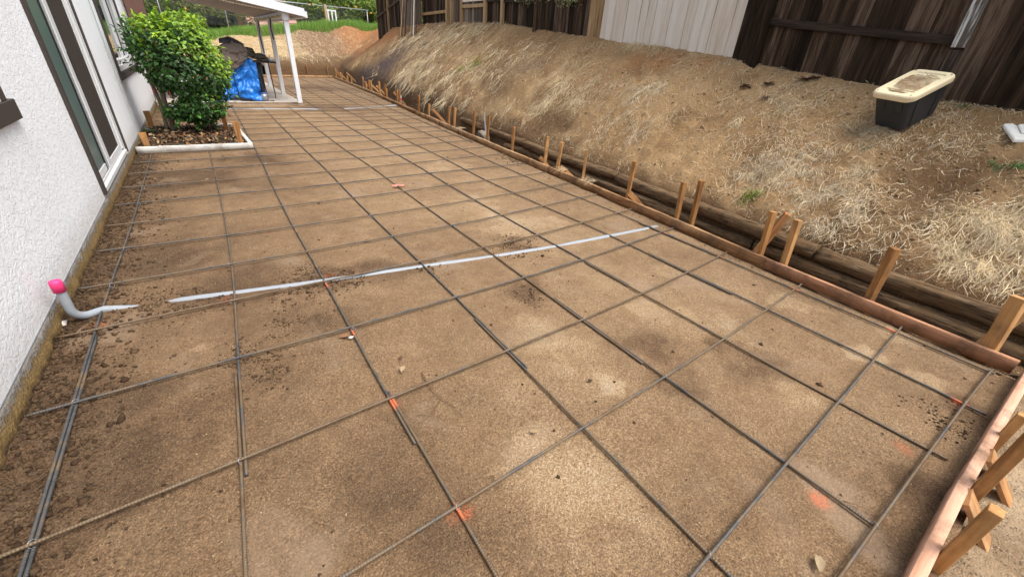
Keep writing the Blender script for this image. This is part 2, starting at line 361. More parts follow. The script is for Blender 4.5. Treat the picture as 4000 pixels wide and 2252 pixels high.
M_FLIGHT = mat_wood('fence_light', [(0.20, (0.36, 0.24, 0.14)), (0.32, (0.52, 0.44, 0.35)), (0.5, (0.60, 0.54, 0.46)), (0.8, (0.68, 0.635, 0.575))], 2, 0.9, 0.3, 0.0, 0.22)
M_FBROWN = mat_wood('fence_brown', [(0.3, (0.13, 0.075, 0.035)), (0.5, (0.30, 0.19, 0.095)), (0.7, (0.42, 0.30, 0.18))], 2, 0.7, 0.3)
M_FRAIL = mat_wood('fence_rail', [(0.30, (0.018, 0.013, 0.010)), (0.5, (0.055, 0.040, 0.030)), (0.72, (0.13, 0.105, 0.085))], 1, 0.8, 0.5)
M_FWHITE = mat_wood('peeling_white', [(0.34, (0.10, 0.085, 0.07)), (0.42, (0.50, 0.50, 0.48)), (0.7, (0.62, 0.64, 0.64))], 2, 0.8, 0.4)
M_TRIM = mat_flat('brown_trim', (0.050, 0.040, 0.034), 0.7, 0.3, 0.25, 25)
M_VINYL = mat_flat('white_vinyl', (0.60, 0.615, 0.62), 0.45, 0.4, 0.05, 6)
M_PLANTER = mat_wood('planter_white', [(0.30, (0.24, 0.19, 0.13)), (0.42, (0.48, 0.46, 0.42)), (0.7, (0.58, 0.57, 0.54))], 0, 1.0, 0.3, 0.6, world=True)
M_TRACK = mat_flat('dusty_track', (0.50, 0.38, 0.27), 0.8, 0.2, 0.3, 20)
M_GLASSG = mat_glass('door_glass', (0.085, 0.135, 0.125), 0.35, 0.3); M_GLASS = mat_glass('window_glass', (0.02, 0.03, 0.028), 0.02, 1.0)
M_SCREEN = mat_flat('bug_screen', (0.052, 0.043, 0.036), 0.9, 0.1, 0.1, 60); M_GASKET = mat_flat('black_gasket', (0.012, 0.012, 0.012), 0.6)
M_ALU = mat_flat('aluminium_frame', (0.55, 0.57, 0.60), 0.35, 0.5, 0.05, 10, 0.6)
M_CONC = mat_flat('concrete', (0.46, 0.41, 0.35), 0.95, 0.2, 0.18, 7, 0, 0.3); M_CONCD = mat_flat('concrete_edge', (0.27, 0.20, 0.135), 0.95, 0.2, 0.3, 9, 0, 0.6)
M_WPAINT = mat_flat('white_paint', (0.66, 0.68, 0.70), 0.55, 0.35, 0.04, 6); M_ROOFU = mat_flat('roof_underside', (0.40, 0.345, 0.295), 0.9, 0.2, 0.1, 4)
M_ROPE = mat_flat('cream_rope', (0.62, 0.52, 0.33), 0.7); M_YROPE = mat_flat('yellow_rope', (0.62, 0.45, 0.08), 0.7); M_BULB = mat_flat('bulb', (0.75, 0.70, 0.58), 0.2, 0.6)
M_BLACK = mat_flat('black_plastic', (0.018, 0.018, 0.02), 0.5, 0.4); M_BAG = mat_flat('black_bag', (0.028, 0.030, 0.033), 0.35, 0.5, 0.2, 9, 0, 0.4)
M_TARP = mat_flat('blue_tarp', (0.012, 0.19, 0.66), 0.34, 0.5, 0.12, 6); M_COVER = mat_flat('brown_cover', (0.155, 0.125, 0.105), 0.9, 0.15, 0.15, 8); M_OLIVE = mat_flat('olive_canvas', (0.075, 0.066, 0.048), 0.9, 0.15, 0.25, 9, 0, 0.3)
M_PVC = mat_flat('grey_pvc', (0.27, 0.295, 0.32), 0.5, 0.35, 0.14, 14); M_PINK = mat_flat('pink_cap', (0.85, 0.05, 0.20), 0.5, 0.35, 0.08); M_RED = mat_flat('red_plastic', (0.62, 0.045, 0.025), 0.5)
M_TOTE = mat_flat('black_tote', (0.030, 0.031, 0.034), 0.5, 0.4, 0.12, 7); M_LID = mat_flat('cream_lid', (0.78, 0.67, 0.43), 0.5, 0.35, 0.07, 5)
M_PANEL = mat_flat('white_panel', (0.72, 0.71, 0.66), 0.6, 0.3, 0.05, 6)
M_BARK = mat_wood('bark', [(0.3, (0.035, 0.026, 0.018)), (0.55, (0.10, 0.078, 0.055)), (0.8, (0.19, 0.155, 0.115))], 2, 1.2, 0.6)
M_CBARK = mat_wood('pale_bark', [(0.3, (0.10, 0.08, 0.055)), (0.55, (0.21, 0.17, 0.12)), (0.8, (0.32, 0.27, 0.20))], 2, 1.2, 0.4)
M_WIRE = mat_flat('galvanised', (0.36, 0.38, 0.40), 0.45, 0.5, 0.1, 20, 0.5); M_FRUIT = mat_flat('orange_fruit', (0.80, 0.30, 0.03), 0.5, 0.4, 0.1)
M_TILE = mat_flat('pink_tiles', (0.36, 0.205, 0.165), 0.85, 0.2, 0.2, 5); M_SIDING = mat_flat('brown_siding', (0.12, 0.065, 0.05), 0.9, 0.2, 0.2, 5)
M_TWIG = mat_wood('twig', [(0.3, (0.10, 0.06, 0.03)), (0.7, (0.25, 0.16, 0.09))], 2, 1.0, 0.3); M_CLAD = mat_flat('rusty_leaf', (0.085, 0.030, 0.018), 0.8, 0.2, 0.4, 20)
M_CABLE = mat_flat('white_cable', (0.40, 0.40, 0.39), 0.5)

# ------------------------------------------------------------------ plan of the place
FY = np.array([-3, 0.07, 0.87, 1.61, 2.4, 3.43, 4.24, 5.11, 6.13, 8.31, 11.25, 16.49, 25.33, 40]); FX = np.array([4.10, 4.30, 4.35, 4.41, 4.51, 4.62, 4.70, 4.79, 4.88, 5.09, 5.42, 6.08, 6.88, 8.2])
def xF(y): return np.interp(y, FY, FX)                 # inner face of the right form board
def yFar(x): return 24.35 + 0.27 * (np.asarray(x) - 3.3)  # far form board
def xFence(y): return 6.8 + 0.09 * np.asarray(y)
ZFY = np.array([-3, 0.96, 1.45, 2.71, 3.61, 3.97, 6.97, 8.21, 10.45, 12, 15, 18, 22, 30]); ZFZ = np.array([1.18, 1.35, 1.37, 1.49, 1.60, 1.68, 1.92, 2.01, 2.19, 2.28, 2.36, 2.36, 2.3, 2.15])
def xW(y): return -0.27 + 0.0146 * np.asarray(y)        # house wall face
HOLLOW = []
def h(x, y, fine=True):
    x = np.asarray(x, float); y = np.asarray(y, float)
    s = x - xF(y); t = y - yFar(x)
    far = sst(21, 25, y)
    d1 = s - 0.44; d2 = t - 0.12
    k = 0.35; mx = np.maximum(d1, d2); mn = np.minimum(d1, d2)
    D = mx + k * np.exp(-np.abs(d1 - d2) / k) * 0.3 * far
    zf = np.interp(y, ZFY, ZFZ) * (1 - far) + np.clip(1.5 + .16 * (x - 2.6), 1.2, 2.5) * far; run = (xFence(y) - xF(y) - 0.44) * (1 - far) + 3.2 * far
    cut = np.interp(y, [-3, 6, 9, 14, 22, 26], [0.205, 0.21, 0.25, 0.36, 0.42, 0.5]) + 0.05 * fbm(x, y, 1.3, 2, 5)
    u = np.clip((D - 0.04) / (run - 0.04), 0, 1)
    pw = np.interp(y, [0, 6, 10, 20, 26], [0.95, 0.9, 0.78, 0.72, 0.85])
    up = cut + (zf - cut) * (u ** pw) + 0.008 * np.clip(D - run, 0, 30)
    fl = -0.06 + 0.03 * sst(0.30, 0.0, s) * (1 - far)
    z = fl + (up - fl) * sst(-0.07, 0.05, D)
    if fine:
        b = sst(-0.02, 0.25, D)
        b = b * (0.25 + 0.75 * sst(-0.05, 0.6, run - D)) * (D < run) + (D >= run) * b * .25
        z = z + b * (0.075 * fbm(x, y, 1.1, 3, 2) + 0.055 * (0.35 - np.abs(fbm(x, y, 3.3, 3, 9))) + 0.030 * fbm(x, y, 8, 3, 13) + 0.030 * fbm(x, y, 17, 3, 21, .65)) + sst(0.25, -0.02, D) * 0.035 * fbm(x, y, 9, 3, 33)
        for hx, hy, rx, ry, dz in HOLLOW:
            z = z + dz * np.exp(-((x - hx) / rx) ** 2 - ((y - hy) / ry) ** 2)
    return z
def on_bank(px, py):
    d = ray(px, py); t = np.linspace(1.2, 70, 9000); P = CAM + d * t[:, None]
    b = (P[:, 2] < h(P[:, 0], P[:, 1], False)) & (P[:, 0] - xF(P[:, 1]) > 0.1) | ((P[:, 2] < h(P[:, 0], P[:, 1], False)) & (P[:, 1] > yFar(P[:, 0])))
    i = np.argmax(b); return P[i]
for px, py, rx, ry, dz in ((1900, 335, .16, .5, -.14), (2060, 425, .13, .4, -.10), (2130, 480, .15, .30, -.07), (1640, 300, .2, .6, -.1), (2185, 500, .1, .2, -.06), (3640, 740, .16, .12, -.05)):
    c = on_bank(px, py); HOLLOW.append((c[0], c[1], rx, ry, dz))

# ------------------------------------------------------------------ the graded dirt pad
def grid_faces(nu, nv):
    i = np.arange(nv - 1)[:, None] * nu + np.arange(nu - 1)[None]
    return np.stack([i, i + 1, i + nu + 1, i + nu], -1).reshape(-1, 4)
def prog(a, b, s0, s1):
    """samples from a to b whose spacing grows from s0 to s1"""
    out = [a]
    while out[-1] < b: out.append(out[-1] + s0 + (s1 - s0) * (out[-1] - a) / (b - a))
    out[-1] = b; return np.array(out)
PAINT = [(*gp(px, py)[:2], r, w) for px, py, r, w in ((366, 1272, .05, 1.0), (222, 1212, .05, .7), (884, 1165, .05, .5), (1283, 1068, .045, .5), (1275, 1112, .02, .8), (1822, 1992, .03, .9), (1770, 2010, .04, .35), (3205, 1943, .045, 1.0), (3532, 1742, .05, .55), (3740, 1562, .03, 1.0), (1545, 1575, .03, .7), (1062, 905, .03, .35), (1590, 1010, .03, .35))]
PBAR = [(*gp(px, py)[:2], r) for px, py, r in ((1390, 1300, .04), (1538, 1572, .05), (1806, 2000, .05), (3750, 1567, .03), (3492, 1291, .04), (3836, 1455, .04), (1282, 1112, .05), (1112, 852, .03), (1155, 905, .03), (3110, 1130, .03), (2820, 1003, .03), (2600, 910, .03))]
PALE = [(3380, 1380, .11, 1), (3520, 1310, .12, .9), (3620, 1480, .1, .9), (2390, 1490, .08, 1), (2560, 1220, .28, .5), (2250, 1830, .35, .6), (2750, 1250, .3, .5), (2150, 1310, .3, .5), (1980, 880, .5, .5), (1750, 640, .5, .5), (2600, 1060, .3, .45), (1900, 780, .5, .4), (2150, 860, .3, .5), (1560, 560, .6, .4), (3100, 1180, .2, .6), (3000, 1350, .25, .4), (3250, 1700, .25, .3), (780, 1350, .06, .5), (760, 1480, .10, .4), (2300, 1950, .3, .5), (3060, 1500, .2, .5), (1650, 720, .4, .35)]
DAMP = [(350, 1000, .55, .8), (600, 1000, .6, .6), (900, 1100, .5, .5), (200, 1650, .35, .9), (500, 1750, .5, .5), (700, 700, .8, .7), (500, 650, .4, .9), (1100, 1500, .4, .4), (1300, 1250, .4, .5), (150, 1900, .4, .8), (1800, 2150, .3, .5), (3650, 1950, .2, .8), (3800, 1600, .16, .8), (1300, 420, 1.2, .6), (1200, 340, 1.5, .7), (1500, 1900, .3, .45), (2950, 1420, .3, .6), (2700, 1500, .25, .35), (2560, 1330, .2, .5), (1000, 620, .5, .6), (1420, 450, .6, .4), (1280, 1080, .2, .9), (850, 1150, .25, .6), (2020, 960, .25, .6), (2060, 1130, .18, .8), (1500, 1060, .3, .5), (3600, 2100, .25, .6), (2850, 1800, .4, .25)]
vv = prog(0.0, 25.4, 0.016, 0.11); nu = 240
uu = np.linspace(0, 1, nu)
Y = np.repeat(vv, nu); U = np.tile(uu, len(vv)); X0 = xW(Y) - 0.02; X1 = xF(Y) + 0.012; X = X0 + U * (X1 - X0)
dw = X - xW(Y); df = xF(Y) - X
def pad_z(X, Y):
    dw = X - xW(Y); df = xF(Y) - X; dn = Y - 0.1
    edge = np.exp(-np.maximum(dw, 0) / 0.14) * 1.0 + np.exp(-np.maximum(df, 0) / 0.05) * 0.5 + np.exp(-np.maximum(dn, 0) / 0.05) * 0.5
    z = -0.0125 + 0.004 * fbm(X, Y, 1.7, 3, 3) + 0.0022 * fbm(X, Y, 11, 3, 8) + 0.0012 * fbm(X, Y, 45, 2, 12)
    z = z + edge * (0.018 * np.maximum(fbm(X, Y, 7, 4, 14), -0.35) + 0.012 * fbm(X, Y, 24, 3, 19)) - 0.012 * np.exp(-np.maximum(df, 0) / 0.03)
    return np.minimum(z, -0.0045 + 0.05 * np.exp(-np.maximum(dw, 0) / 0.10))
Z = pad_z(X, Y)
c = np.zeros((len(X), 3))
for px, py, r, a in DAMP:
    g = gp(px, py); n = 0.6 + 0.8 * vn(X * 5 / r * .3, Y * 5 / r * .3, 4); c[:, 0] = np.maximum(c[:, 0], a * np.exp(-(((X - g[0]) ** 2 + (Y - g[1]) ** 2) / (r * n) ** 2)))
for px, py, r, a in PALE:
    g = gp(px, py); n = 0.6 + 0.8 * vn(X * 6 / r * .3, Y * 6 / r * .3, 6); c[:, 2] = np.maximum(c[:, 2], a * np.exp(-(((X - g[0]) ** 2 + (Y - g[1]) ** 2) / (r * n) ** 2) ** 1.5))
c[:, 2] = .8 * sst(.28, .60, c[:, 2] + .30 * fbm(X, Y, 7, 4, 23)) * (c[:, 2] > .04) + .2 * c[:, 2]; c[:, 0] = .65 * sst(.25, .62, c[:, 0] + .30 * fbm(X, Y, 5, 4, 25)) * (c[:, 0] > .04) + .35 * c[:, 0]
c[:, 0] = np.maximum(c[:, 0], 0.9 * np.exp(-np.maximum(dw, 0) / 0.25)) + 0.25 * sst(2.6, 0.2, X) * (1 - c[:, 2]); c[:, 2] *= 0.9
c[:, 2] += 0.28 * np.exp(-((X - 2.9) / 1.3) ** 2) * sst(0, 2, Y)
for x, y, r, w in PAINT: c[:, 1] = np.maximum(c[:, 1], w * 1.2 * np.exp(-((X - x) ** 2 + (Y - y) ** 2) / r ** 2 * 1.6) - 0.08)
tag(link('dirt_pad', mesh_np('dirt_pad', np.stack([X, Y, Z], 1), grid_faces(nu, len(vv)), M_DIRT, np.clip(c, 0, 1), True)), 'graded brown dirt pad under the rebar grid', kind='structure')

# loose clods along the wall, round the pipes and scattered grit
def scatter_pad(n, f):
    x = rng.uniform(-0.3, 5.0, n * 5); y = rng.uniform(0.1, 9, n * 5); k = (x > xW(y) + 0.02) & (x < xF(y) - 0.02) & (rng.random(n * 5) < f(x, y)); return x[k][:n], y[k][:n]
parts = []
CL = [(590, 1180, .12), (610, 1175, .09), (1100, 1120, .1), (1400, 1085, .1), (760, 1170, .09), (1700, 1040, .1), (2030, 985, .09), (700, 1180, .16), (1190, 1080, .13), (1150, 1140, .16), (1280, 1100, .16), (1130, 1240, .1), (1000, 1410, .2), (960, 1420, .1), (2020, 955, .22), (2065, 1140, .12), (600, 1010, .1), (290, 1280, .1), (1340, 1070, .1), (900, 1160, .08), (2010, 620, .25), (1700, 360, .3), (3750, 1650, .15), (1180, 1060, .12)]
CG = [(gp(a, b), r) for a, b, r in CL]
def dens(x, y):
    d = np.exp(-np.maximum(x - xW(y) - 0.03, 0) / 0.13) * 0.9 + 0.05 * np.exp(-np.maximum(xF(y) - x, 0) / 0.1)
    for g, r in CG: d = d + 1.6 * np.exp(-((x - g[0]) ** 2 + ((y - g[1]) * .8) ** 2) / (r * .75) ** 2) * sst(.35, .6, vn(x * 28, y * 28, 66))
    return d + 0.004
x, y = scatter_pad(90000, dens); s = 0.0020 + 0.0075 * rng.random(len(x)) ** 4 + 0.010 * (rng.random(len(x)) < 0.006)
near = np.exp(-np.maximum(x - xW(y), 0) / 0.15); s *= 1 + near * 0.7
b = rng.random(len(x))[:, None]; cc = np.array([0.038, 0.023, 0.013]) * (1 - b) + np.array([0.105, 0.066, 0.036]) * b
tag(link('soil_clods', lumps('soil_clods', np.stack([x, y, pad_z(x, y) + s * 0.25], 1), s, cc, M_CLOD)), 'loose dark soil crumbs scattered over the dirt pad', 'soil', kind='stuff')
n = 2600; y = 1.6 + 5.5 * rng.random(n) ** 1.6; x = xW(y) + .05 + np.abs(rng.normal(0, .12, n)) + .12 * sst(.5, .75, vn(y * 3, y * 0, 7)) * rng.random(n); k = vn(x * 14, y * 14, 19) > .36; x = x[k]; y = y[k]; n = len(x); s = .004 + .017 * rng.random(n) ** 3; b = rng.random(n)[:, None]
tag(link('wall_clods', lumps('wall_clods', np.stack([x, y, pad_z(x, y) + s * .1], 1), s, np.array([.035, .02, .011]) * (1 - b) + np.array([.085, .052, .028]) * b, M_CLOD, False, .65)), 'dark clods of dug soil along the foot of the house wall', 'soil', kind='stuff')
x = rng.uniform(-0.2, 4.6, 60000); y = rng.uniform(0.1, 6.5, 60000); k = (x > xW(y) + .1) & (x < xF(y) - .03) & (vn(x * 1.3, y * 1.3, 51) + 0.35 * vn(x * 6, y * 6, 52) > 0.40 + 0.10 * y / 6 - 0.08 * (x - 1.5)); x = x[k][:16000]; y = y[k][:16000]
s = 0.0012 + 0.0042 * rng.random(len(x)) ** 4; b = rng.random(len(x))[:, None]
cc = np.array([0.17, 0.105, 0.052]) * (1 - b) + np.array([0.36, 0.27, 0.165]) * b
tag(link('grit', lumps('grit', np.stack([x, y, pad_z(x, y) + s * 0.3], 1), s, cc, M_CLOD)), 'pale sandy grit lying on the dirt pad', 'grit', kind='stuff')

# ------------------------------------------------------------------ bank, far bank, outside ground
SOIL = np.array([0.240, 0.138, 0.060]); DARK = np.array([0.115, 0.064, 0.029]); TAN = np.array([0.35, 0.225, 0.108]); STR = np.array([0.44, 0.31, 0.16]); RUST = np.array([0.30, 0.125, 0.045]); PURP = np.array([0.075, 0.055, 0.055])
PATCH = []
for px, py, rx, ry, cl, a in ((1500, 150, .45, 2.0, RUST, .9), (1420, 190, .5, 2.0, RUST, .8), (1360, 230, .5, 1.6, RUST, .6), (1620, 110, .4, 2.0, RUST, .6), (1560, 210, .35, 1.3, PURP, .6), (1500, 260, .30, 1.2, PURP, .95), (1430, 290, .25, 1.4, PURP, .9), (1570, 330, .25, .6, PURP, .6), (1660, 180, .12, .35, PURP, .9), (1950, 270, .3, .7, PURP, .35), (2080, 260, .2, .5, PURP, .45), (2760, 245, .15, .2, RUST, .7), (2580, 240, .18, .3, RUST, .7), (2480, 245, .15, .3, RUST, .55),
                              (3600, 760, .45, .3, DARK, .9), (3750, 700, .35, .3, DARK, .85), (3500, 640, .3, .3, DARK, .4), (2120, 480, .35, .6, DARK, .9), (2200, 480, .2, .4, DARK, .8), (1940, 360, .25, .7, DARK, .8), (2500, 560, .35, .5, SOIL, .6), (2700, 640, .4, .5, TAN, .8), (2950, 700, .3, .4, TAN, .6), (2900, 440, .3, .4, SOIL, .5), (2050, 160, .5, 1.5, SOIL, .8), (2350, 250, .4, .6, TAN, .5), (2650, 330, .4, .5, TAN, .7), (3000, 420, .4, .5, TAN, .6)):
    g = on_bank(px, py); PATCH.append((g[0], g[1], rx, ry, cl, a))
def bank_cols(x, y, D):
    n = np.clip(0.5 + 0.9 * fbm(x, y, 1.6, 4, 61), 0, 1)[:, None]; cl = SOIL * (1 - n) + TAN * n
    n2 = sst(0.05, 0.5, fbm(x, y, 2.4, 4, 71))[:, None]; cl = cl * (1 - .5 * n2) + STR * .5 * n2
    n3 = sst(0.10, 0.42, fbm(x, y, 3.1, 4, 81))[:, None] * .75; cl = cl * (1 - n3) + (DARK * .5 + SOIL * .5) * n3
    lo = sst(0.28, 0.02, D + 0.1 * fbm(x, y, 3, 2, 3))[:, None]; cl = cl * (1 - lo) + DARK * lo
    for gx_, gy_, rx, ry, pc, a in PATCH:
        q = ((x - gx_) / rx) ** 2 + ((y - gy_) / ry) ** 2; w = (a * np.exp(-q * (0.6 + 0.8 * vn(x * 4, y * 3, 77))))[:, None]; cl = cl * (1 - w) + pc * w
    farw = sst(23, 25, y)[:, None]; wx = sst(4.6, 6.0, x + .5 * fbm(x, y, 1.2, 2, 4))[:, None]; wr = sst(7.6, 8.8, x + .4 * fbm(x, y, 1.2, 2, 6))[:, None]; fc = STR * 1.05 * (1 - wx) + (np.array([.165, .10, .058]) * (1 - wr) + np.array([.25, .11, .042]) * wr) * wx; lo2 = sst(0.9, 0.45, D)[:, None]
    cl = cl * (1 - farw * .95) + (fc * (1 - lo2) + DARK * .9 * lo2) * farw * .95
    return cl
sv = np.r_[np.linspace(0.042, 0.62, 44), np.linspace(0.64, 4.6, 150)[0:]]; yv = prog(-2.2, 24.6, 0.022, 0.10)
S, Y = np.meshgrid(sv, yv); X = xF(Y) + S; X = X.ravel(); Y = Y.ravel(); Z = h(X, Y)
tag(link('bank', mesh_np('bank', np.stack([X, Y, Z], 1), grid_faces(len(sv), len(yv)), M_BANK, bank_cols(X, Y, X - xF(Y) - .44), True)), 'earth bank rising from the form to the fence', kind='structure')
xv = np.linspace(-6, 26, 330); yv = prog(24.6, 46, 0.05, 0.25)
X, Y = np.meshgrid(xv, yv); X = X.ravel(); Y = Y.ravel(); D = np.maximum(X - xF(Y) - .44, Y - yFar(X) - .12); Z = h(X, Y)
inside = (Y < yFar(X) + 0.03) & (X < xF(Y) + 0.05); Z[inside] = -0.16
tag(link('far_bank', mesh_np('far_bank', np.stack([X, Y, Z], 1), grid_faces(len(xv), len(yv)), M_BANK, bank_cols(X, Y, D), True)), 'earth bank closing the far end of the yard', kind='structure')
# wide ground sheet below everything out to the horizon, and the trodden ground outside the near form
bm = bmesh.new(); vs = [bm.verts.new((a, b, -0.3)) for a, b in ((-150, -150), (150, -150), (150, 200), (-150, 200))]; bm.faces.new(vs)
M_PLAIN = mat_flat('plain_ground', (0.16, 0.11, 0.06), 0.95, 0.2, 0.3, 0.4)
tag(bm_obj('ground', bm, M_PLAIN), 'ground', kind='structure')
xv = np.linspace(-1.5, 5.2, 330); yv = np.linspace(-2.4, 0.028, 130); X, Y = np.meshgrid(xv, yv); X = X.ravel(); Y = Y.ravel()
Z = -0.055 + 0.022 * fbm(X, Y, 3, 3, 91) + 0.012 * fbm(X, Y, 13, 3, 92) - 0.03 * np.exp(-(0.03 - Y) / 0.05); Z = np.minimum(Z, -0.02)
k = X > xF(Y) + 0.05; Z[k] = np.minimum(Z[k], h(X[k], Y[k]) - 0.03)
n = np.clip(0.5 + fbm(X, Y, 2.5, 3, 95), 0, 1)[:, None]
tag(link('outside_ground', mesh_np('outside_ground', np.stack([X, Y, Z], 1), grid_faces(330, 130), M_BANK, np.array([.26, .18, .105]) * (1 - n) + np.array([.40, .295, .185]) * n, True)), 'trodden dirt outside the near form board', kind='structure')
def outz(x, y): return float(-0.055 + 0.022 * fbm(np.array([x]), np.array([y]), 3, 3, 91)[0])

# clods on the bank
x0 = rng.uniform(0.05, 3.0, 60000); y = rng.uniform(-1.5, 22, 60000) ** 1.0; x = xF(y) + x0
p = 0.45 + 0.5 * np.exp(-((x0 - 0.25) / 0.2) ** 2)
for px, py, r in ((2120, 480, .35), (2200, 490, .3), (1940, 370, .4), (3640, 760, .4), (2000, 430, .3), (1880, 340, .4), (3480, 900, .2)):
    g = on_bank(px, py); p = p + 0.9 * np.exp(-((x - g[0]) ** 2 + (y - g[1]) ** 2) / r ** 2)
k = rng.random(len(x)) < p * np.clip(6 / (y + 3), .25, 1); x = x[k]; y = y[k]
s = 0.003 + 0.018 * rng.random(len(x)) ** 6; b = rng.random(len(x))[:, None]; cc = np.array([0.13, 0.08, 0.04]) * (1 - b) + np.array([0.42, 0.30, 0.17]) * b
tag(link('bank_clods', lumps('bank_clods', np.stack([x, y, h(x, y) + s * .2], 1), s, cc, M_CLOD)), 'brown clods and stones lying on the bank', 'soil', kind='stuff')

# ------------------------------------------------------------------ dry grass on the bank
def straw(name, x, y, L, lean, spread, wid, cols, droop=0.35, lift=0.35, K=5, hfun=h):
    """blades rooted at x,y; they lie downslope (towards lean angle) and droop"""
    N = len(x); z = hfun(x, y)
    a = lean + rng.normal(0, 1, N) * spread
    d = np.stack([np.cos(a), np.sin(a)], 1)
    up = lift * np.abs(rng.normal(0.6, 0.6, N))
    t = np.linspace(0, 1, K)
    P = np.zeros((N, K, 3)); bend = rng.normal(0, 0.75, N)
    P[:, :, 0] = x[:, None] + d[:, :1] * L[:, None] * t - d[:, 1:] * (L * bend)[:, None] * t ** 2
    P[:, :, 1] = y[:, None] + d[:, 1:] * L[:, None] * t + d[:, :1] * (L * bend)[:, None] * t ** 2
    g = hfun(P[:, :, 0].ravel(), P[:, :, 1].ravel()).reshape(N, K)
    g = np.maximum(g, z[:, None] - L[:, None] * 0.95 * t)                  # overhang instead of diving into cuts
    P[:, :, 2] = g + 0.004 + rng.random(N)[:, None] * 0.012 + (L * up)[:, None] * (t - droop * 2.2 * t ** 2 * 0.8)
    P[:, :, 2] = np.maximum(P[:, :, 2], g + 0.002)
    side = np.stack([-d[:, 1], d[:, 0], rng.normal(0, 0.5, N)], 1); side /= np.linalg.norm(side, axis=1)[:, None]
    return P, wid, side, cols
def straw_cols(n, kind=0):
    b = rng.random(n)[:, None]; a = np.array([0.45, 0.32, 0.16]); c = np.array([0.90, 0.75, 0.48]); g = np.array([0.58, 0.53, 0.45])
    r = a * (1 - b) + c * b
    k = rng.random(n) < (0.15 if kind == 0 else 0.5); r[k] = r[k] * .5 + g * .5
    return r * (0.8 + 0.35 * rng.random(n)[:, None])
packs = []
# thin short cover everywhere on the bank
n = 70000; s_ = rng.uniform(0.5, 3.0, n); y = -1.2 + 19 * rng.random(n) ** 1.5; x = xF(y) + s_
k = (x < xFence(y) + 0.05); f = 0.20 + 0.8 * sst(0.42, 0.72, vn(x * 1.7, y * 1.7, 131) * .6 + vn(x * 5, y * 5, 132) * .4)
for gx_, gy_, rx, ry, pc, a in PATCH:
    if pc is DARK or pc is PURP or pc is RUST or pc is SOIL: f = f * (1 - .9 * a * np.exp(-((x - gx_) / rx) ** 2 - ((y - gy_) / ry) ** 2))
k &= rng.random(n) < f; x = x[k]; y = y[k]; n = len(x); L = 0.03 + 0.10 * rng.random(n) ** 2
packs.append(straw('a', x, y, L, PI + 0.3, 1.5, 0.0024 + 0.0024 * rng.random(n), straw_cols(n, 1), 0.3, 0.25))
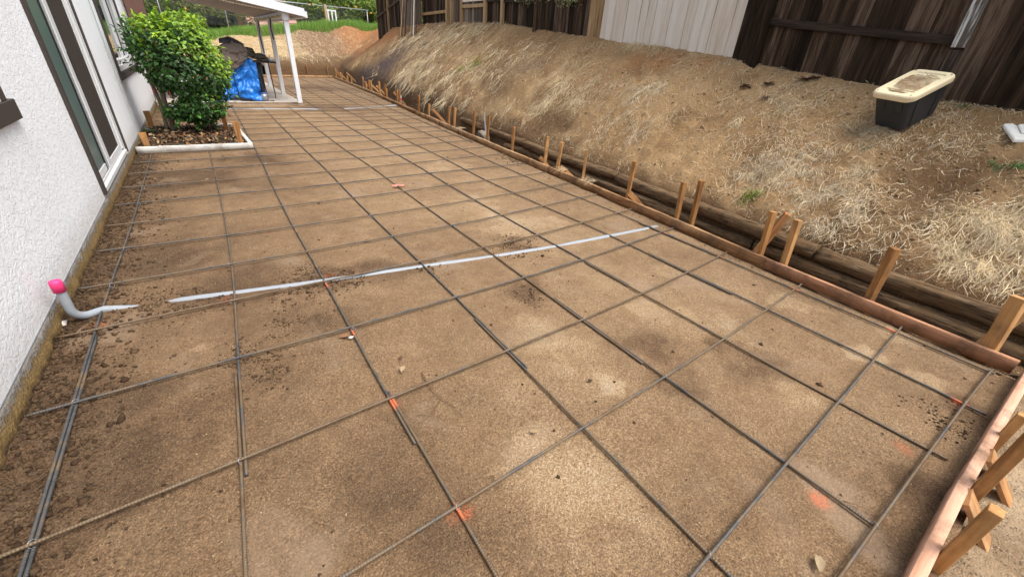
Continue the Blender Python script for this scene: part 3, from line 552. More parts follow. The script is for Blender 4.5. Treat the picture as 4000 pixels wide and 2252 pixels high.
# clumps: pixel centre, radius along slope / along bank, count, length, lean, spread, colour kind
CLUMP = [(2180, 350, .25, .35, 900, .34, 3.3, .25, 0), (2290, 330, .28, .30, 700, .30, 3.3, .3, 0), (2120, 400, .18, .25, 700, .36, 3.35, .2, 0), (2250, 410, .12, .2, 450, .3, 3.4, .2, 0), (2060, 470, .08, .12, 260, .34, 3.5, .2, 0), (1990, 405, .10, .14, 260, .3, 3.5, .25, 0),
         (1760, 370, .16, .40, 800, .38, 3.4, .2, 0), (1690, 365, .16, .4, 800, .38, 3.4, .2, 0), (1840, 400, .10, .3, 350, .3, 3.4, .3, 0), (1620, 270, .30, .8, 1500, .45, 3.3, .2, 0), (1680, 250, .3, .8, 1300, .42, 3.3, .2, 0), (1560, 300, .15, .6, 700, .4, 3.4, .2, 0), (1460, 300, .15, .6, 500, .4, 3.4, .25, 0),
         (1620, 140, .45, 2.0, 2200, .45, 3.3, .25, 0), (1720, 170, .4, 1.3, 2000, .42, 3.3, .25, 0), (1800, 140, .3, 1.2, 1400, .42, 3.3, .3, 0), (1860, 100, .25, 1.2, 900, .4, 3.3, .3, 0), (1980, 230, .4, .9, 1200, .28, 3.3, .35, 0), (2080, 200, .4, .8, 800, .26, 3.3, .35, 0), (1900, 210, .3, .8, 900, .3, 3.3, .3, 0), (2200, 280, .35, .5, 700, .24, 3.3, .3, 0), (1760, 300, .25, .7, 900, .3, 3.3, .3, 0), (1850, 280, .25, .6, 700, .28, 3.3, .3, 0),
         (2300, 200, .35, .6, 500, .22, 3.3, .4, 0), (2500, 165, .10, .25, 420, .30, 3.2, .35, 0), (2570, 180, .08, .18, 260, .28, 3.1, .4, 0), (2400, 330, .3, .4, 450, .2, 3.3, .4, 1), (2500, 370, .2, .25, 420, .24, 3.3, .3, 1), (2560, 350, .15, .18, 260, .24, 3.2, .3, 1), (2420, 450, .2, .25, 350, .18, 3.3, .5, 1), (2350, 540, .12, .18, 240, .18, 3.3, .5, 1), (2480, 520, .15, .2, 300, .15, 3.3, .8, 1),
         (2880, 480, .07, .08, 110, .17, 3.2, .3, 0), (2860, 560, .12, .14, 160, .18, 3.6, .6, 0), (3100, 360, .25, .25, 450, .15, 3.2, .7, 0), (3180, 400, .25, .25, 500, .14, 3.2, .8, 0), (3050, 420, .2, .2, 300, .14, 3.2, .8, 0), (3080, 280, .1, .12, 160, .15, 3.2, .6, 0), (3430, 500, .08, .12, 190, .17, 2.8, .6, 0), (3330, 520, .15, .2, 260, .12, 3, 1, 1), (3700, 430, .12, .25, 220, .13, 3.1, .9, 1), (3900, 440, .12, .2, 220, .13, 3.1, .9, 0), (3450, 560, .2, .25, 350, .11, 3, 1.2, 1), (3800, 540, .25, .25, 420, .12, 3, 1.2, 1), (3620, 600, .25, .25, 350, .11, 3, 1.2, 1),
         (3000, 640, .22, .22, 700, .12, 3, 1.3, 1), (3080, 700, .2, .2, 800, .13, 3, 1.3, 1), (3180, 640, .2, .2, 600, .12, 3, 1.3, 1), (3120, 800, .16, .18, 700, .14, 3, 1.2, 1), (3250, 780, .15, .16, 500, .14, 3.3, 1.2, 1), (3330, 850, .12, .12, 350, .15, 3.3, 1.2, 1), (2900, 700, .15, .15, 300, .11, 3, 1.3, 1), (3350, 690, .15, .15, 250, .14, 3, 1.3, 1), (3450, 930, .1, .1, 190, .13, 3.2, 1.2, 1), (3220, 890, .1, .12, 240, .12, 3.3, 1, 1),
         (3650, 930, .12, .14, 420, .17, 3.3, .6, 0), (3760, 950, .14, .14, 620, .20, 3.4, .5, 0), (3860, 900, .16, .14, 620, .20, 3.4, .5, 0), (3960, 860, .16, .14, 620, .20, 3.4, .5, 0), (3780, 1040, .08, .10, 380, .17, 3.4, .7, 0), (3900, 1020, .10, .10, 480, .18, 3.4, .6, 0), (3980, 1000, .1, .1, 420, .18, 3.4, .6, 0), (3960, 720, .2, .14, 420, .15, 3.3, .9, 1), (3990, 1100, .06, .08, 260, .16, 3.5, .6, 0), (3700, 850, .12, .12, 200, .13, 3.3, 1.0, 0), (3560, 930, .08, .08, 130, .14, 3.3, 1, 0)]
for px, py, ra, rb, n, ln, lean, sp, kd in CLUMP:
    g = on_bank(px, py); n = int(n * (.42 if g[1] > 6 else 1.15)); x = g[0] + rng.normal(0, ra * .6, n); y = g[1] + rng.normal(0, rb * .6, n)
    k = (x - xF(y) > 0.47); x = x[k]; y = y[k]; n = len(x)
    far = max(1.0, (g[1]) / 6.0); fm_ = np.ones(n)
    for gx_, gy_, rx, ry, pc, a in PATCH:
        if pc is DARK or pc is PURP or pc is RUST: fm_ = fm_ * (1 - .95 * a * np.exp(-((x - gx_) / rx) ** 2 - ((y - gy_) / ry) ** 2))
    fm_ *= .08 + 1.15 * sst(.42, .60, vn(x * 7, y * 4.5, 171))
    k = rng.random(n) < fm_; x = x[k]; y = y[k]; n = len(x)
    # locks: blades in a lock share lean
    lk = np.floor(x * 16) * 57 + np.floor(y * 12); le = lean + sp * 0.9 * np.sin(lk * 12.9898)
    packs.append(straw('c', x, y, ln * (0.25 + 0.65 * rng.random(n) ** 1.3), le, sp * .7 + .28, (0.0022 + 0.0045 * rng.random(n) ** 2) * min(1 + (far - 1) * 1.9, 3.8), straw_cols(n, kd) * (.62 + .55 * vn(x * 23, y * 17, 88))[:, None], 0.4, 0.4))
PP = np.concatenate([p[0] for p in packs]); WW = np.concatenate([p[1] for p in packs]); SS = np.concatenate([p[2] for p in packs]); CC = np.concatenate([p[3] for p in packs])
tag(link('dry_grass', ribbons('dry_grass', PP, WW, SS, CC, M_STRAW)), 'matted dry straw grass lying over the earth bank', 'dry grass', kind='stuff')
# far bank straw
n = 26000; x = rng.uniform(0, 9.5, n); y = yFar(x) + 0.5 + 4.2 * rng.random(n) ** 1.3; f = 0.12 + 0.9 * sst(6.2, 4.6, x + 1.2 * fbm(x, y, .8, 2, 8)) * sst(0.5, 1.1, y - yFar(x)); k = rng.random(n) < f; x = x[k]; y = y[k]; n = len(x)
P = straw('f', x, y, 0.12 + 0.25 * rng.random(n), -PI / 2, .5, 0.006 + 0.008 * rng.random(n), straw_cols(n), .4, .4)
tag(link('dry_grass', ribbons('dry_grass_far', *P, M_STRAW)), 'pale dry grass on the bank behind the patio posts', 'dry grass', kind='stuff')
# green grass strip on top of the far bank
n = 34000; x = rng.uniform(-1.5, 12.5, n); y = yFar(x) + 3.0 + 0.7 * fbm(x, x * 0, .7, 2, 4) + 3.2 * rng.random(n) ** 1.2; L = (0.14 + 0.30 * rng.random(n)) * (0.6 + 0.6 * vn(x * 1.5, y, 9))
k = (y - yFar(x) > 2.5) & ((x < 7.2) | (y > yFar(x) + 2.2 + 0.2 * (x - 7))); x, y, L = x[k], y[k], L[k]; n = len(x)
t = np.linspace(0, 1, 4); a = rng.uniform(0, 2 * PI, n); P = np.zeros((n, 4, 3)); be = 0.45 * rng.random(n) * L
P[:, :, 0] = x[:, None] + np.cos(a)[:, None] * be[:, None] * t ** 2; P[:, :, 1] = y[:, None] + np.sin(a)[:, None] * be[:, None] * t ** 2; P[:, :, 2] = h(x, y)[:, None] + L[:, None] * t
b = rng.random(n)[:, None]; cc = (np.array([0.10, 0.22, 0.03]) * (1 - b) + np.array([0.24, 0.38, 0.07]) * b)
side = np.stack([-np.sin(a), np.cos(a), np.zeros(n)], 1)
tag(link('green_grass', ribbons('green_grass', P, 0.010 + 0.010 * rng.random(n), side, cc, M_GRASS)), 'fresh green grass along the top of the far bank', 'grass', kind='stuff')
# small green weeds on the bank
WEED = [(2930, 780, .10, 170, (.20, .25, .04), 'small yellow green weed tuft above the log edging'), (3980, 665, .08, 120, (.10, .2, .05), 'leafy green weed at the right edge of the bank'), (3890, 650, .06, 80, (.12, .2, .07), 'sparse green weed left of the leafy weed'), (3370, 590, .05, 60, (.10, .17, .05), 'tiny green sprig below the storage tote'), (3760, 425, .06, 70, (.10, .17, .05), 'tiny green sprig at the foot of the dark fence'), (1860, 250, .2, 100, (.30, .33, .06), 'yellow green tuft high on the grassy bank'), (1800, 285, .18, 80, (.28, .3, .06), 'yellow green tuft lower on the grassy bank')]
for px, py, r, n, cl, lab in WEED:
    g = on_bank(px, py); x = g[0] + rng.normal(0, r * .4, n); y = g[1] + rng.normal(0, r * .5, n); a = rng.uniform(0, 2 * PI, n); L = r * (0.3 + .6 * rng.random(n)); t = np.linspace(0, 1, 4)
    P = np.zeros((n, 4, 3)); P[:, :, 0] = x[:, None] + (np.cos(a) * L)[:, None] * t * .7; P[:, :, 1] = y[:, None] + (np.sin(a) * L)[:, None] * t * .7; P[:, :, 2] = h(x, y)[:, None] + L[:, None] * (t - .4 * t ** 2)
    side = np.stack([-np.sin(a), np.cos(a), np.zeros(n)], 1); c = np.array(cl) * (.6 + .8 * rng.random((n, 1)))
    P -= np.array([g[0], g[1], h(g[0], g[1])])
    o = link('weed', ribbons('weed', P, np.full(n, 0.05 * r + .002), side, c, M_GRASS)); o.location = (g[0], g[1], float(h(g[0], g[1]))); tag(o, lab, 'weed', kind='stuff')

# ------------------------------------------------------------------ rebar grid
LL = {0: [(-0.06, 1.0), (-0.057, 1.72), (-0.046, 2.435), (-0.038, 3.071), (-0.026, 3.64), (-0.004, 4.276), (0.011, 4.857), (0.021, 5.455), (0.024, 6.064), (0.033, 6.686), (0.037, 7.317), (0.04, 7.84)],
      1: [(0.46, 0.95), (0.515, 1.727), (0.551, 2.43), (0.593, 3.063), (0.623, 3.638), (0.642, 4.249), (0.655, 4.856), (0.664, 5.49), (0.67, 6.109), (0.675, 6.739), (0.679, 7.295), (0.68, 7.84)],
      2: [(1.13, 0.55), (1.14, 1.101), (1.135, 1.749), (1.152, 2.405), (1.161, 3.06), (1.17, 3.625), (1.171, 4.225), (1.188, 4.838), (1.205, 5.461), (1.231, 6.067), (1.26, 6.721), (1.278, 7.277), (1.30, 8.2), (1.36, 10.5), (1.42, 13.35)],
      3: [(1.78, 0.2), (1.784, 0.483), (1.801, 1.126), (1.818, 1.763), (1.833, 2.434), (1.844, 3.052), (1.847, 3.624), (1.85, 4.216), (1.864, 4.852), (1.882, 5.463), (1.904, 6.068), (1.913, 6.716), (1.909, 7.261), (1.95, 9.5), (2.04, 13.35)],
      4: [(2.419, 0.194), (2.422, 0.516), (2.431, 1.147), (2.437, 1.782), (2.447, 2.429), (2.472, 3.043), (2.466, 3.628), (2.481, 4.236), (2.491, 4.876), (2.506, 5.498), (2.528, 6.131), (2.528, 6.735), (2.502, 7.257), (2.56, 9.5), (2.66, 13.35)],
      5: [(3.092, 0.12), (3.061, 0.547), (3.063, 1.174), (3.062, 1.815), (3.055, 2.451), (3.054, 3.07), (3.059, 3.684), (3.049, 4.257), (3.069, 4.905), (3.094, 5.534), (3.133, 6.186), (3.12, 6.751), (3.123, 7.315), (3.17, 9.5), (3.28, 13.5), (3.45, 18), (3.7, 24)],
      6: [(3.66, 0.08), (3.682, 0.577), (3.689, 1.22), (3.698, 1.867), (3.732, 2.521), (3.737, 3.137), (3.681, 3.744), (3.676, 4.289), (3.664, 4.926), (3.72, 6.0), (3.754, 6.787), (3.756, 7.421), (3.81, 9.5), (3.92, 13.5), (4.1, 18), (4.35, 24.2)],
      7: [(4.187, 0.13), (4.194, 0.603), (4.22, 1.248), (4.261, 1.919), (4.27, 2.551), (4.296, 3.194), (4.307, 3.794), (4.277, 4.343), (4.31, 6), (4.37, 7.5), (4.45, 9.5), (4.58, 13.5), (4.76, 18), (5.02, 24.4)],
      8: [(4.86, 7.4), (5.02, 9.8), (5.2, 13.5), (5.4, 18), (5.66, 24.6)], 9: [(5.72, 15.4), (5.9, 18), (6.2, 24.6)]}
RR = {0: [(1.2, 0.215), (2.419, 0.194), (3.092, 0.181), (3.67, 0.168), (4.187, 0.156), (4.213, 0.148)],
      1: [(0.9, 0.44), (1.784, 0.483), (2.422, 0.516), (3.061, 0.547), (3.682, 0.577), (4.194, 0.603), (4.29, 0.608)],
      2: [(-0.2, 1.06), (1.14, 1.101), (1.801, 1.126), (2.431, 1.147), (3.063, 1.174), (3.689, 1.22), (4.22, 1.248), (4.345, 1.272)],
      3: [(-0.2, 1.712), (-0.057, 1.72), (0.515, 1.727), (1.135, 1.749), (1.818, 1.763), (2.437, 1.782), (3.062, 1.815), (3.698, 1.867), (4.261, 1.919), (4.40, 1.944)],
      4: [(-0.2, 2.431), (-0.046, 2.435), (0.551, 2.43), (1.152, 2.405), (1.833, 2.434), (2.447, 2.429), (3.055, 2.451), (3.732, 2.521), (4.27, 2.551), (4.481, 2.588)],
      5: [(-0.2, 3.072), (-0.038, 3.071), (0.593, 3.063), (1.161, 3.06), (1.844, 3.052), (2.472, 3.043), (3.054, 3.07), (3.737, 3.137), (4.296, 3.194), (4.541, 3.208)],
      6: [(-0.19, 3.66), (-0.026, 3.64), (0.623, 3.638), (1.17, 3.625), (1.847, 3.624), (2.466, 3.628), (3.059, 3.684), (3.681, 3.744), (4.307, 3.794), (4.605, 3.833)],
      7: [(-0.175, 4.292), (-0.004, 4.276), (0.642, 4.249), (1.171, 4.225), (1.85, 4.216), (2.481, 4.236), (3.049, 4.257), (3.676, 4.289), (4.277, 4.343), (4.67, 4.40)],
      8: [(-0.175, 4.88), (0.011, 4.857), (0.655, 4.856), (1.188, 4.838), (1.864, 4.852), (2.491, 4.876), (3.069, 4.905), (3.664, 4.926), (4.70, 4.977)],
      9: [(-0.17, 5.483), (0.021, 5.455), (0.664, 5.49), (1.205, 5.461), (1.882, 5.463), (2.506, 5.498), (3.094, 5.534), (4.74, 5.566)],
      10: [(-0.16, 6.108), (0.024, 6.064), (0.67, 6.109), (1.231, 6.067), (1.904, 6.068), (2.528, 6.131), (3.133, 6.186), (4.84, 6.296)],
      11: [(-0.15, 6.712), (0.033, 6.686), (0.675, 6.739), (1.26, 6.721), (1.913, 6.716), (2.528, 6.735), (3.12, 6.751), (3.754, 6.787), (4.90, 6.938)],
      12: [(-0.14, 7.306), (0.037, 7.317), (0.679, 7.295), (1.278, 7.277), (1.909, 7.261), (2.502, 7.257), (3.123, 7.315), (3.756, 7.421), (4.96, 7.585)]}
yy = 7.86; j = 13
while yy < 24.4:
    a = -0.05 if yy < 7.9 else (1.28 if yy < 10.0 else (-0.02 if yy < 13.35 else 3.15))
    e = float(xF(yy + .25)) - 0.06; n = max(3, int((e - a) / .6)); xs = np.linspace(a, e, n)
    RR[j] = [(float(q), float(yy + 0.25 * (max(q, 0) / 5) ** 2 * sst(16, 8, yy) + rng.normal(0, .012))) for q in xs]
    yy += 0.62 + rng.normal(0, .015); j += 1
REB = 0.0066
def rebar(P, zc, lab, ext=0.0):
    P = resample(smooth_line(resample(P, 0.3), 2), 0.03 if P[0][1] < 8 else .12)
    z = zc + 0.0015 * np.sin(P[:, 0] * 3.1 + P[:, 1] * 2.3 + zc * 900)
    Q = np.c_[P, z]; o0 = Q[0].copy(); V, Fq = tube_np(Q - o0, REB, 6)
    ln = np.r_[0, np.cumsum(np.linalg.norm(np.diff(Q, axis=0), axis=1))]; A = np.r_[np.repeat(ln, 6), ln[0], ln[-1]]
    W = V + o0; pa = np.zeros(len(V))
    for px_, py_, r in (PBAR if zc < .005 else ()): pa = np.maximum(pa, 1.0 * ((W[:, 0] - px_) ** 2 + (W[:, 1] - py_) ** 2 < (r * .75) ** 2))
    me = mesh_np('rebar', V, fix_tris(V, Fq), M_REBAR, np.stack([pa, A / 60.0, A * 0], 1), True)
    o = link('rebar', me); o.location = o0; return tag(o, lab, 'rebar', 'rebar grid over the dirt pad')
LAP = {0: (1.45, 3.02), 1: (1.62, 2.35), 2: (1.42, 1.85), 3: (1.55, 2.15), 4: (1.25, 2.1), 5: (1.95, 2.45), 6: (1.45, 2.3), 7: (1.9, 2.9)}
for l, P in LL.items():
    P = np.array(P); w = ordn(l + 1)
    if l in LAP:
        a, b = LAP[l]; D = resample(P, 0.05); A_ = D[D[:, 1] <= b]; B_ = D[D[:, 1] >= a] + np.array([0.0145 if l % 2 else -0.0145, 0])
        rebar(A_, 0.0, f'near lapped length of the {w} long rebar from the house wall'); rebar(B_, 0.0, f'far running length of the {w} long rebar from the house wall')
    else: rebar(P, 0.0, f'{w} long rebar from the house wall, starting partway along')
for r_, P in RR.items():
    rebar(P, 0.0132, f'{ordn(r_ + 1)} cross rebar counting away from the near form board')
# tie wires at the nearest crossings
def tie(x, y):
    th = np.linspace(0, 2 * PI, 13); P = np.stack([x + .013 * np.cos(th), y + .013 * np.sin(th) * .4, 0.008 + .013 * np.sin(th)], 1)
    return P
tw = mesh_np('tie_wire', *(lambda v: (v[0], fix_tris(*v)))(tube_np(tie(0, 0) - np.array([0, 0, 0]), 0.0011, 4, False)), M_WIRE)
bars = {o['label']: o for o in col.objects if o.get('category') == 'rebar'}
for r_ in range(0, 12):
    P = np.array(RR[r_]); o = bars[f'{ordn(r_ + 1)} cross rebar counting away from the near form board']
    for l in range(8):
        Q = np.array(LL[l])
        if Q[0, 1] > P[0, 1] + .05 or P[0, 0] > Q[0, 0] + .05 and r_ < 3 and l < 2: continue
        ys = np.interp(np.interp(P[len(P) // 2, 1], Q[:, 1], Q[:, 0]), P[:, 0], P[:, 1]); xs = np.interp(ys, Q[:, 1], Q[:, 0])
        if xs < P[0, 0] or xs > P[-1, 0] or (l + r_) % 3 == 2: continue
        t_ = link('tie_wire', tw); t_.location = (xs, ys, 0); t_.rotation_euler = (0, 0, 0.8 + .3 * math.sin(l * 5 + r_)); local(t_, o)

# ------------------------------------------------------------------ form boards, stakes, kickers
def strip_board(name, xs_ys, th, z0, z1, mat, lab, side=1):
    """board whose inner face follows the plan line; thickness th to the outer side; outward normal = +side"""
    P = resample(np.array(xs_ys), 0.08); k = len(P); T = np.gradient(P, axis=0); T /= np.linalg.norm(T, axis=1)[:, None]; N = np.stack([T[:, 1], -T[:, 0]], 1) * side
    wv = (0.0025 if abs(P[-1, 1] - P[0, 1]) > .5 else .0006) * np.sin(P[:, 0] * 5 + P[:, 1] * 3.7); o0 = np.array([P[0, 0], P[0, 1], 0.0]); b = 0.003
    prof = [(0, z0), (th, z0), (th, z1 - b), (th - b, z1), (b, z1), (0, z1 - b)]
    V = np.zeros((k, 6, 3))
    for i, (a, z) in enumerate(prof): V[:, i, :2] = P + N * (a + wv[:, None] * 0.6); V[:, i, 2] = z + wv * .6
    i = np.arange(k - 1)[:, None] * 6 + np.arange(6); j = np.arange(k - 1)[:, None] * 6 + (np.arange(6) + 1) % 6
    F_ = np.stack([i, j, j + 6, i + 6], -1).reshape(-1, 4); tri = np.vstack([F_[:, [0, 1, 2]], F_[:, [0, 2, 3]]])
    e = (k - 1) * 6; fan = np.array([[0, q + 1, q] for q in range(1, 5)]); tri = np.vstack([tri, fan, fan[:, ::-1] + e])
    o = link(name, mesh_np(name, V.reshape(-1, 3) - o0, tri, mat)); o.location = o0; bm = bmesh.new(); bm.from_mesh(o.data); bmesh.ops.recalc_face_normals(bm, faces=bm.faces); bm.to_mesh(o.data); bm.free()
    return tag(o, lab, 'form board', 'lumber forms around the pad')
cuts = [0.075, 1.612, 5.06, 7.15, 11.1, 15.6, 20.4, 24.95]; place = ['nearest', 'second', 'third', 'fourth', 'fifth', 'sixth', 'farthest']
for i in range(7):
    ys = np.linspace(cuts[i] + .002, cuts[i + 1] - .002, 40); xo = 0.004 if i % 2 else 0.0
    strip_board('form_board', np.stack([xF(ys) + xo, ys], 1), 0.038, -0.022 if i else -0.012, 0.078, M_FORMP if i == 0 else M_FORM, f'{place[i]} length of the long form board below the bank' + (', reddish' if i == 0 else ''))
strip_board('form_board', [(1.2, 0.075), (2.868, 0.078)], 0.038, -0.05, 0.080, M_FORMN, 'pink near form board running out of the bottom edge')
strip_board('form_board', [(2.872, 0.076), (4.30, 0.042)], 0.038, -0.05, 0.082, M_FORMN, 'pink near form board meeting the reddish board at the corner')
strip_board('form_board', [(2.6, float(yFar(2.6))), (6.86, float(yFar(6.86)))], 0.038, -0.02, 0.085, M_FORM, 'form board closing the far end of the pad', -1)

def stick(name, A, B, w, t, mat, lab, cat, group, yaw=0.0, cut=0.0, xdir=None):
    """rectangular stick from A (bottom) to B (top), local z along it"""
    A = Vector(A); B = Vector(B); d = B - A; L = d.length
    bm = bmesh.new(); vs = box_bm(bm, (0, 0, L / 2), (w, t, L))
    for v in bm.verts:
        if v.co.z < L / 2 and cut == 0: v.co.x *= .55
        if v.co.z > L / 2: v.co.z += cut * v.co.x
    bmesh.ops.bevel(bm, geom=list(bm.edges), offset=0.0018, segments=1, affect='EDGES')
    o = bm_obj(name, bm, mat); q = d.to_track_quat('Z', 'Y')
    if xdir is not None:
        zx = d.normalized(); xx = Vector(xdir); xx = (xx - zx * xx.dot(zx)).normalized(); q = Matrix((xx, zx.cross(xx), zx)).transposed().to_quaternion()
    o.matrix_world = Matrix.Translation(A) @ q.to_matrix().to_4x4() @ Matrix.Rotation(yaw, 4, 'Z'); o.location = A; o.rotation_euler = (q.to_matrix().to_4x4() @ Matrix.Rotation(yaw, 4, 'Z')).to_euler()
    return tag(o, lab, cat, group)
# right-hand stakes: photo pixel of the foot at the board and of the top
STK = [(3880, 1375, 3985, 1180, .075, 'widest stake at the right edge by the form corner'), (3396, 1168, 3499, 975, .07, 'lone wide stake on the nearest reddish form board'), (3062, 1033, 3114, 868, .055, 'upright stake just past the crossed stake pair'), (2968, 995, 3004, 835, .05, 'stake crossed by a diagonal brace near the board splice'),
       (2695, 878, 2730, 711, .055, 'taller stake of the close pair beside the pipe end'), (2640, 853, 2664, 717, .05, 'shorter stake of the close pair beside the pipe end'), (2444, 770, 2474, 631, .05, 'stake with a short kicker stub beside the split log'), (2267, 699, 2285, 587, .05, 'stake with straw caught at its foot'), (2181, 654, 2195, 554, .045, 'stake with a curled kicker at its foot'), (2121, 636, 2137, 533, .045, 'stake with a kicker stub on its left side'),
       (1995, 585, 2002, 496, .045, 'lone stake between the concrete chunk and the stake pairs'), (1908, 543, 1915, 448, .045, 'stake beside the grey chunk of concrete'), (1856, 521, 1859, 430, .045, 'stake left of the leaning grey iron'), (1792, 490, 1794, 419, .045, 'right stake of the pair behind drooping straw'), (1770, 481, 1771, 415, .045, 'left stake of the pair behind drooping straw'), (1703, 448, 1705, 405, .045, 'stake behind the angled kicker below hanging straw'), (1647, 432, 1647, 372, .045, 'lone stake under the hanging straw curtain'), (1594, 399, 1592, 351, .045, 'right stake of the pair above the red tipped pipe'), (1577, 395, 1576, 351, .045, 'left stake of the pair above the red tipped pipe')]
far_px = [(1545, 378, 1544, 345), (1519, 376, 1515, 328), (1496, 366, 1492, 318), (1469, 353, 1467, 314), (1464, 350, 1466, 313), (1452, 345, 1450, 318), (1434, 341, 1430, 299), (1417, 324, 1415, 297), (1398, 318, 1398, 309), (1381, 310, 1379, 287), (1364, 308, 1362, 283), (1340, 300, 1339, 279), (1320, 297, 1318, 276), (1303, 291, 1302, 266)]
GS = 'stakes along the form boards'
for i, (a, b, c_, d, w, lab) in enumerate(STK):
    g = gp(a, b, 0.085); g[0] = float(xF(g[1])) + 0.038 + 0.021
    zs = np.linspace(.1, .9, 401); P = np.array([pj((g[0], g[1], q)) for q in zs]); zt = zs[np.argmin((P[:, 1] - d) ** 2)]
    tx = (c_ - pj((g[0], g[1], zt))[0]) * (np.linalg.norm(g - CAM)) / F_PX / 1.2
    ang = math.atan2(float(xF(g[1] + .2) - xF(g[1] - .2)), .4)
    stick('wooden_stake', (g[0], g[1] , -0.22), (g[0] + 0.02, g[1] - np.clip(tx, -.05, .05), zt), 0.044, w, M_STAKE, lab, 'stake', GS, -ang + (i % 3 - 1) * .06)
for i, (a, b, c_, d) in enumerate(far_px):
    g = gp(a, b, 0.085); g[1] = min(g[1], 24.7); g[0] = float(xF(g[1])) + 0.059
    zs = np.linspace(.1, .9, 401); P = np.array([pj((g[0], g[1], q)) for q in zs]); zt = zs[np.argmin((P[:, 1] - d) ** 2)]
    stick('wooden_stake', (g[0], g[1], -0.2), (g[0], g[1], max(zt, .3)), 0.055, .065, M_STAKE, f'{ordn(i + 1)} of the small distant stakes past the red tipped pipe', 'stake', GS, .05 * (i % 3))
for i, (px, py, top) in enumerate(((1191, 291, 262), (1274, 294, 259))):
    g = gp(px, py, .085); g[1] = float(yFar(g[0])) + .06
    stick('wooden_stake', (g[0], g[1], -.2), (g[0], g[1], 0.62), .04, .06, M_STAKE, ('left' if i == 0 else 'right') + ' stake behind the form board at the far end', 'stake', GS)
# kickers (diagonal braces) on the right
KICK = [(2968, 995, .02, .30, .44, .42, 'diagonal brace crossing a stake near the board splice'), (3905, 1385, .06, .26, .50, .44, 'diagonal brace by the widest stake at the right edge'), (2466, 775, .05, .14, -.02, .22, 'short kicker stub beside the split log'), (2200, 664, .05, .12, -.02, .24, 'curled kicker at a stake foot'), (2108, 632, .0, .14, .03, .18, 'kicker stub left of a stake'), (1720, 458, .02, .26, -.03, .30, 'angled kicker below the hanging straw'), (1566, 392, 0, .30, -.03, .34, 'broad kicker beside the red tipped pipe'), (1497, 362, 0, .30, -.03, .36, 'kicker before the dark soil streak'), (1475, 355, 0, .26, -.03, .34, 'kicker farther left below the dark streak'), (1440, 342, 0, .32, -.03, .36, 'kicker below the rusty soil band'), (1400, 318, 0, .42, -.03, .5, 'long kicker near the far corner'), (1370, 308, 0, .3, -.03, .36, 'second kicker near the far corner'), (1345, 300, 0, .42, -.03, .44, 'steep kicker near the far corner'), (1318, 293, 0, .36, -.03, .40, 'farthest kicker at the form corner')]
for px, py, dx, ztop, zbot, out, lab in KICK:
    g = gp(px, py, .085); g[1] = min(g[1], 24.8); x0 = float(xF(g[1])) + .06
    if zbot > 0.3: A = (x0 + .03, g[1] + .12, -.1); B = (x0 + .14, g[1] - .02, zbot)
    else: A = (x0 + out, g[1] - .10, -0.09); B = (x0, g[1] + .05, ztop)
    stick('form_kicker', A, B, .03, .062, M_KICK, lab, 'brace', 'kickers along the form boards', .2, .6)
# near stakes and kickers outside the near form (board outer face at y = 0.04)
g = gy(3890, 1988, .018)
stick('wooden_stake', (g[0], .018, -0.25), (g[0], .015, g[2]), .046, .036, M_STAKE, 'nearest stake with sawn square top at lower right', 'stake', GS, 0, 0, (1, 0, 0))
stick('wooden_stake', (2.905, .016, -0.25), (2.91, .010, .50), .05, .04, M_STAKE, 'thick stake rising out of the right edge', 'stake', GS, 0, 0, (1, 0, 0))
stick('wooden_stake', (3.37, .018, -0.25), (3.375, .016, .215), .036, .034, M_STAKE, 'thin stake behind the thick stake at the right edge', 'stake', GS, 0, 0, (1, 0, 0))
for B, A, lab in (((2.80, .036, .075), (2.775, -.105, -.09), 'near kicker with a screw head, sawn at an angle'), ((3.16, .030, .080), (3.12, -.12, -.09), 'second near kicker behind the thick stake')):
    k_ = stick('form_kicker', A, B, .088, .02, M_KICK, lab, 'brace', 'kickers along the form boards', 0, .35, (1, 0, 0))
    sc = tube('screw_head', np.array([(0, 0, 0), (0, 0, .002)]), .0045, M_WIRE, None, 8); sc.parent = k_; sc.location = (.004, .0101, .14); sc.rotation_euler = (-PI / 2, 0, 0)

# ------------------------------------------------------------------ retaining logs
def log(y0, y1, s, zc, r, lab, seed):
    ys = np.linspace(y0, y1, max(8, int((y1 - y0) / .05))); P = np.stack([xF(ys) + s + .02 * np.sin(ys * 1.3 + seed), ys, zc + .012 * np.sin(ys * 2.1 + seed * 2)], 1)
    o0 = P[0].copy(); n = 14; V, Fq = tube_np(P - o0, r * (1 + .04 * np.sin(ys * 3 + seed)), n)
    k = len(ys); th = np.tile(np.arange(n), k); yy_ = np.repeat(ys, n)
    C0 = np.repeat(P - o0, n, axis=0); d = V[:k * n] - C0; V[:k * n] = C0 + d * (1 + .34 * (vn(th * 1.3, yy_ * 2.2, seed) - .5) + .22 * (vn(th * 2.0 + 7, yy_ * 9, seed + 5) - .5) + .14 * (vn(th * 3.1 + 3, yy_ * 2.0, seed + 8) - .5))[:, None]
    o = link('retaining_log', mesh_np('retaining_log', V, fix_tris(V, Fq), M_LOG, None, True)); o.location = o0
    tag(o, lab, 'log', 'old logs holding the foot of the bank')
log(-1.6, 1.38, .425, .135, .068, 'upper log nearest the right edge, smooth and dark', 1); log(1.40, 3.95, .425, .14, .066, 'upper log behind the crossed stakes, pale and weathered', 2); log(3.97, 6.35, .42, .14, .066, 'upper log beside the concrete chunk', 3); log(6.4, 9.2, .43, .14, .062, 'upper log half hidden under hanging straw', 4)
log(-1.2, 1.9, .385, -.004, .062, 'lower split log nearest the right edge', 5); log(1.93, 4.6, .385, -.008, .06, 'lower rotten log behind the close stake pair', 6); log(4.64, 7.0, .385, -.01, .06, 'lower muddy log beside the concrete chunk', 7)
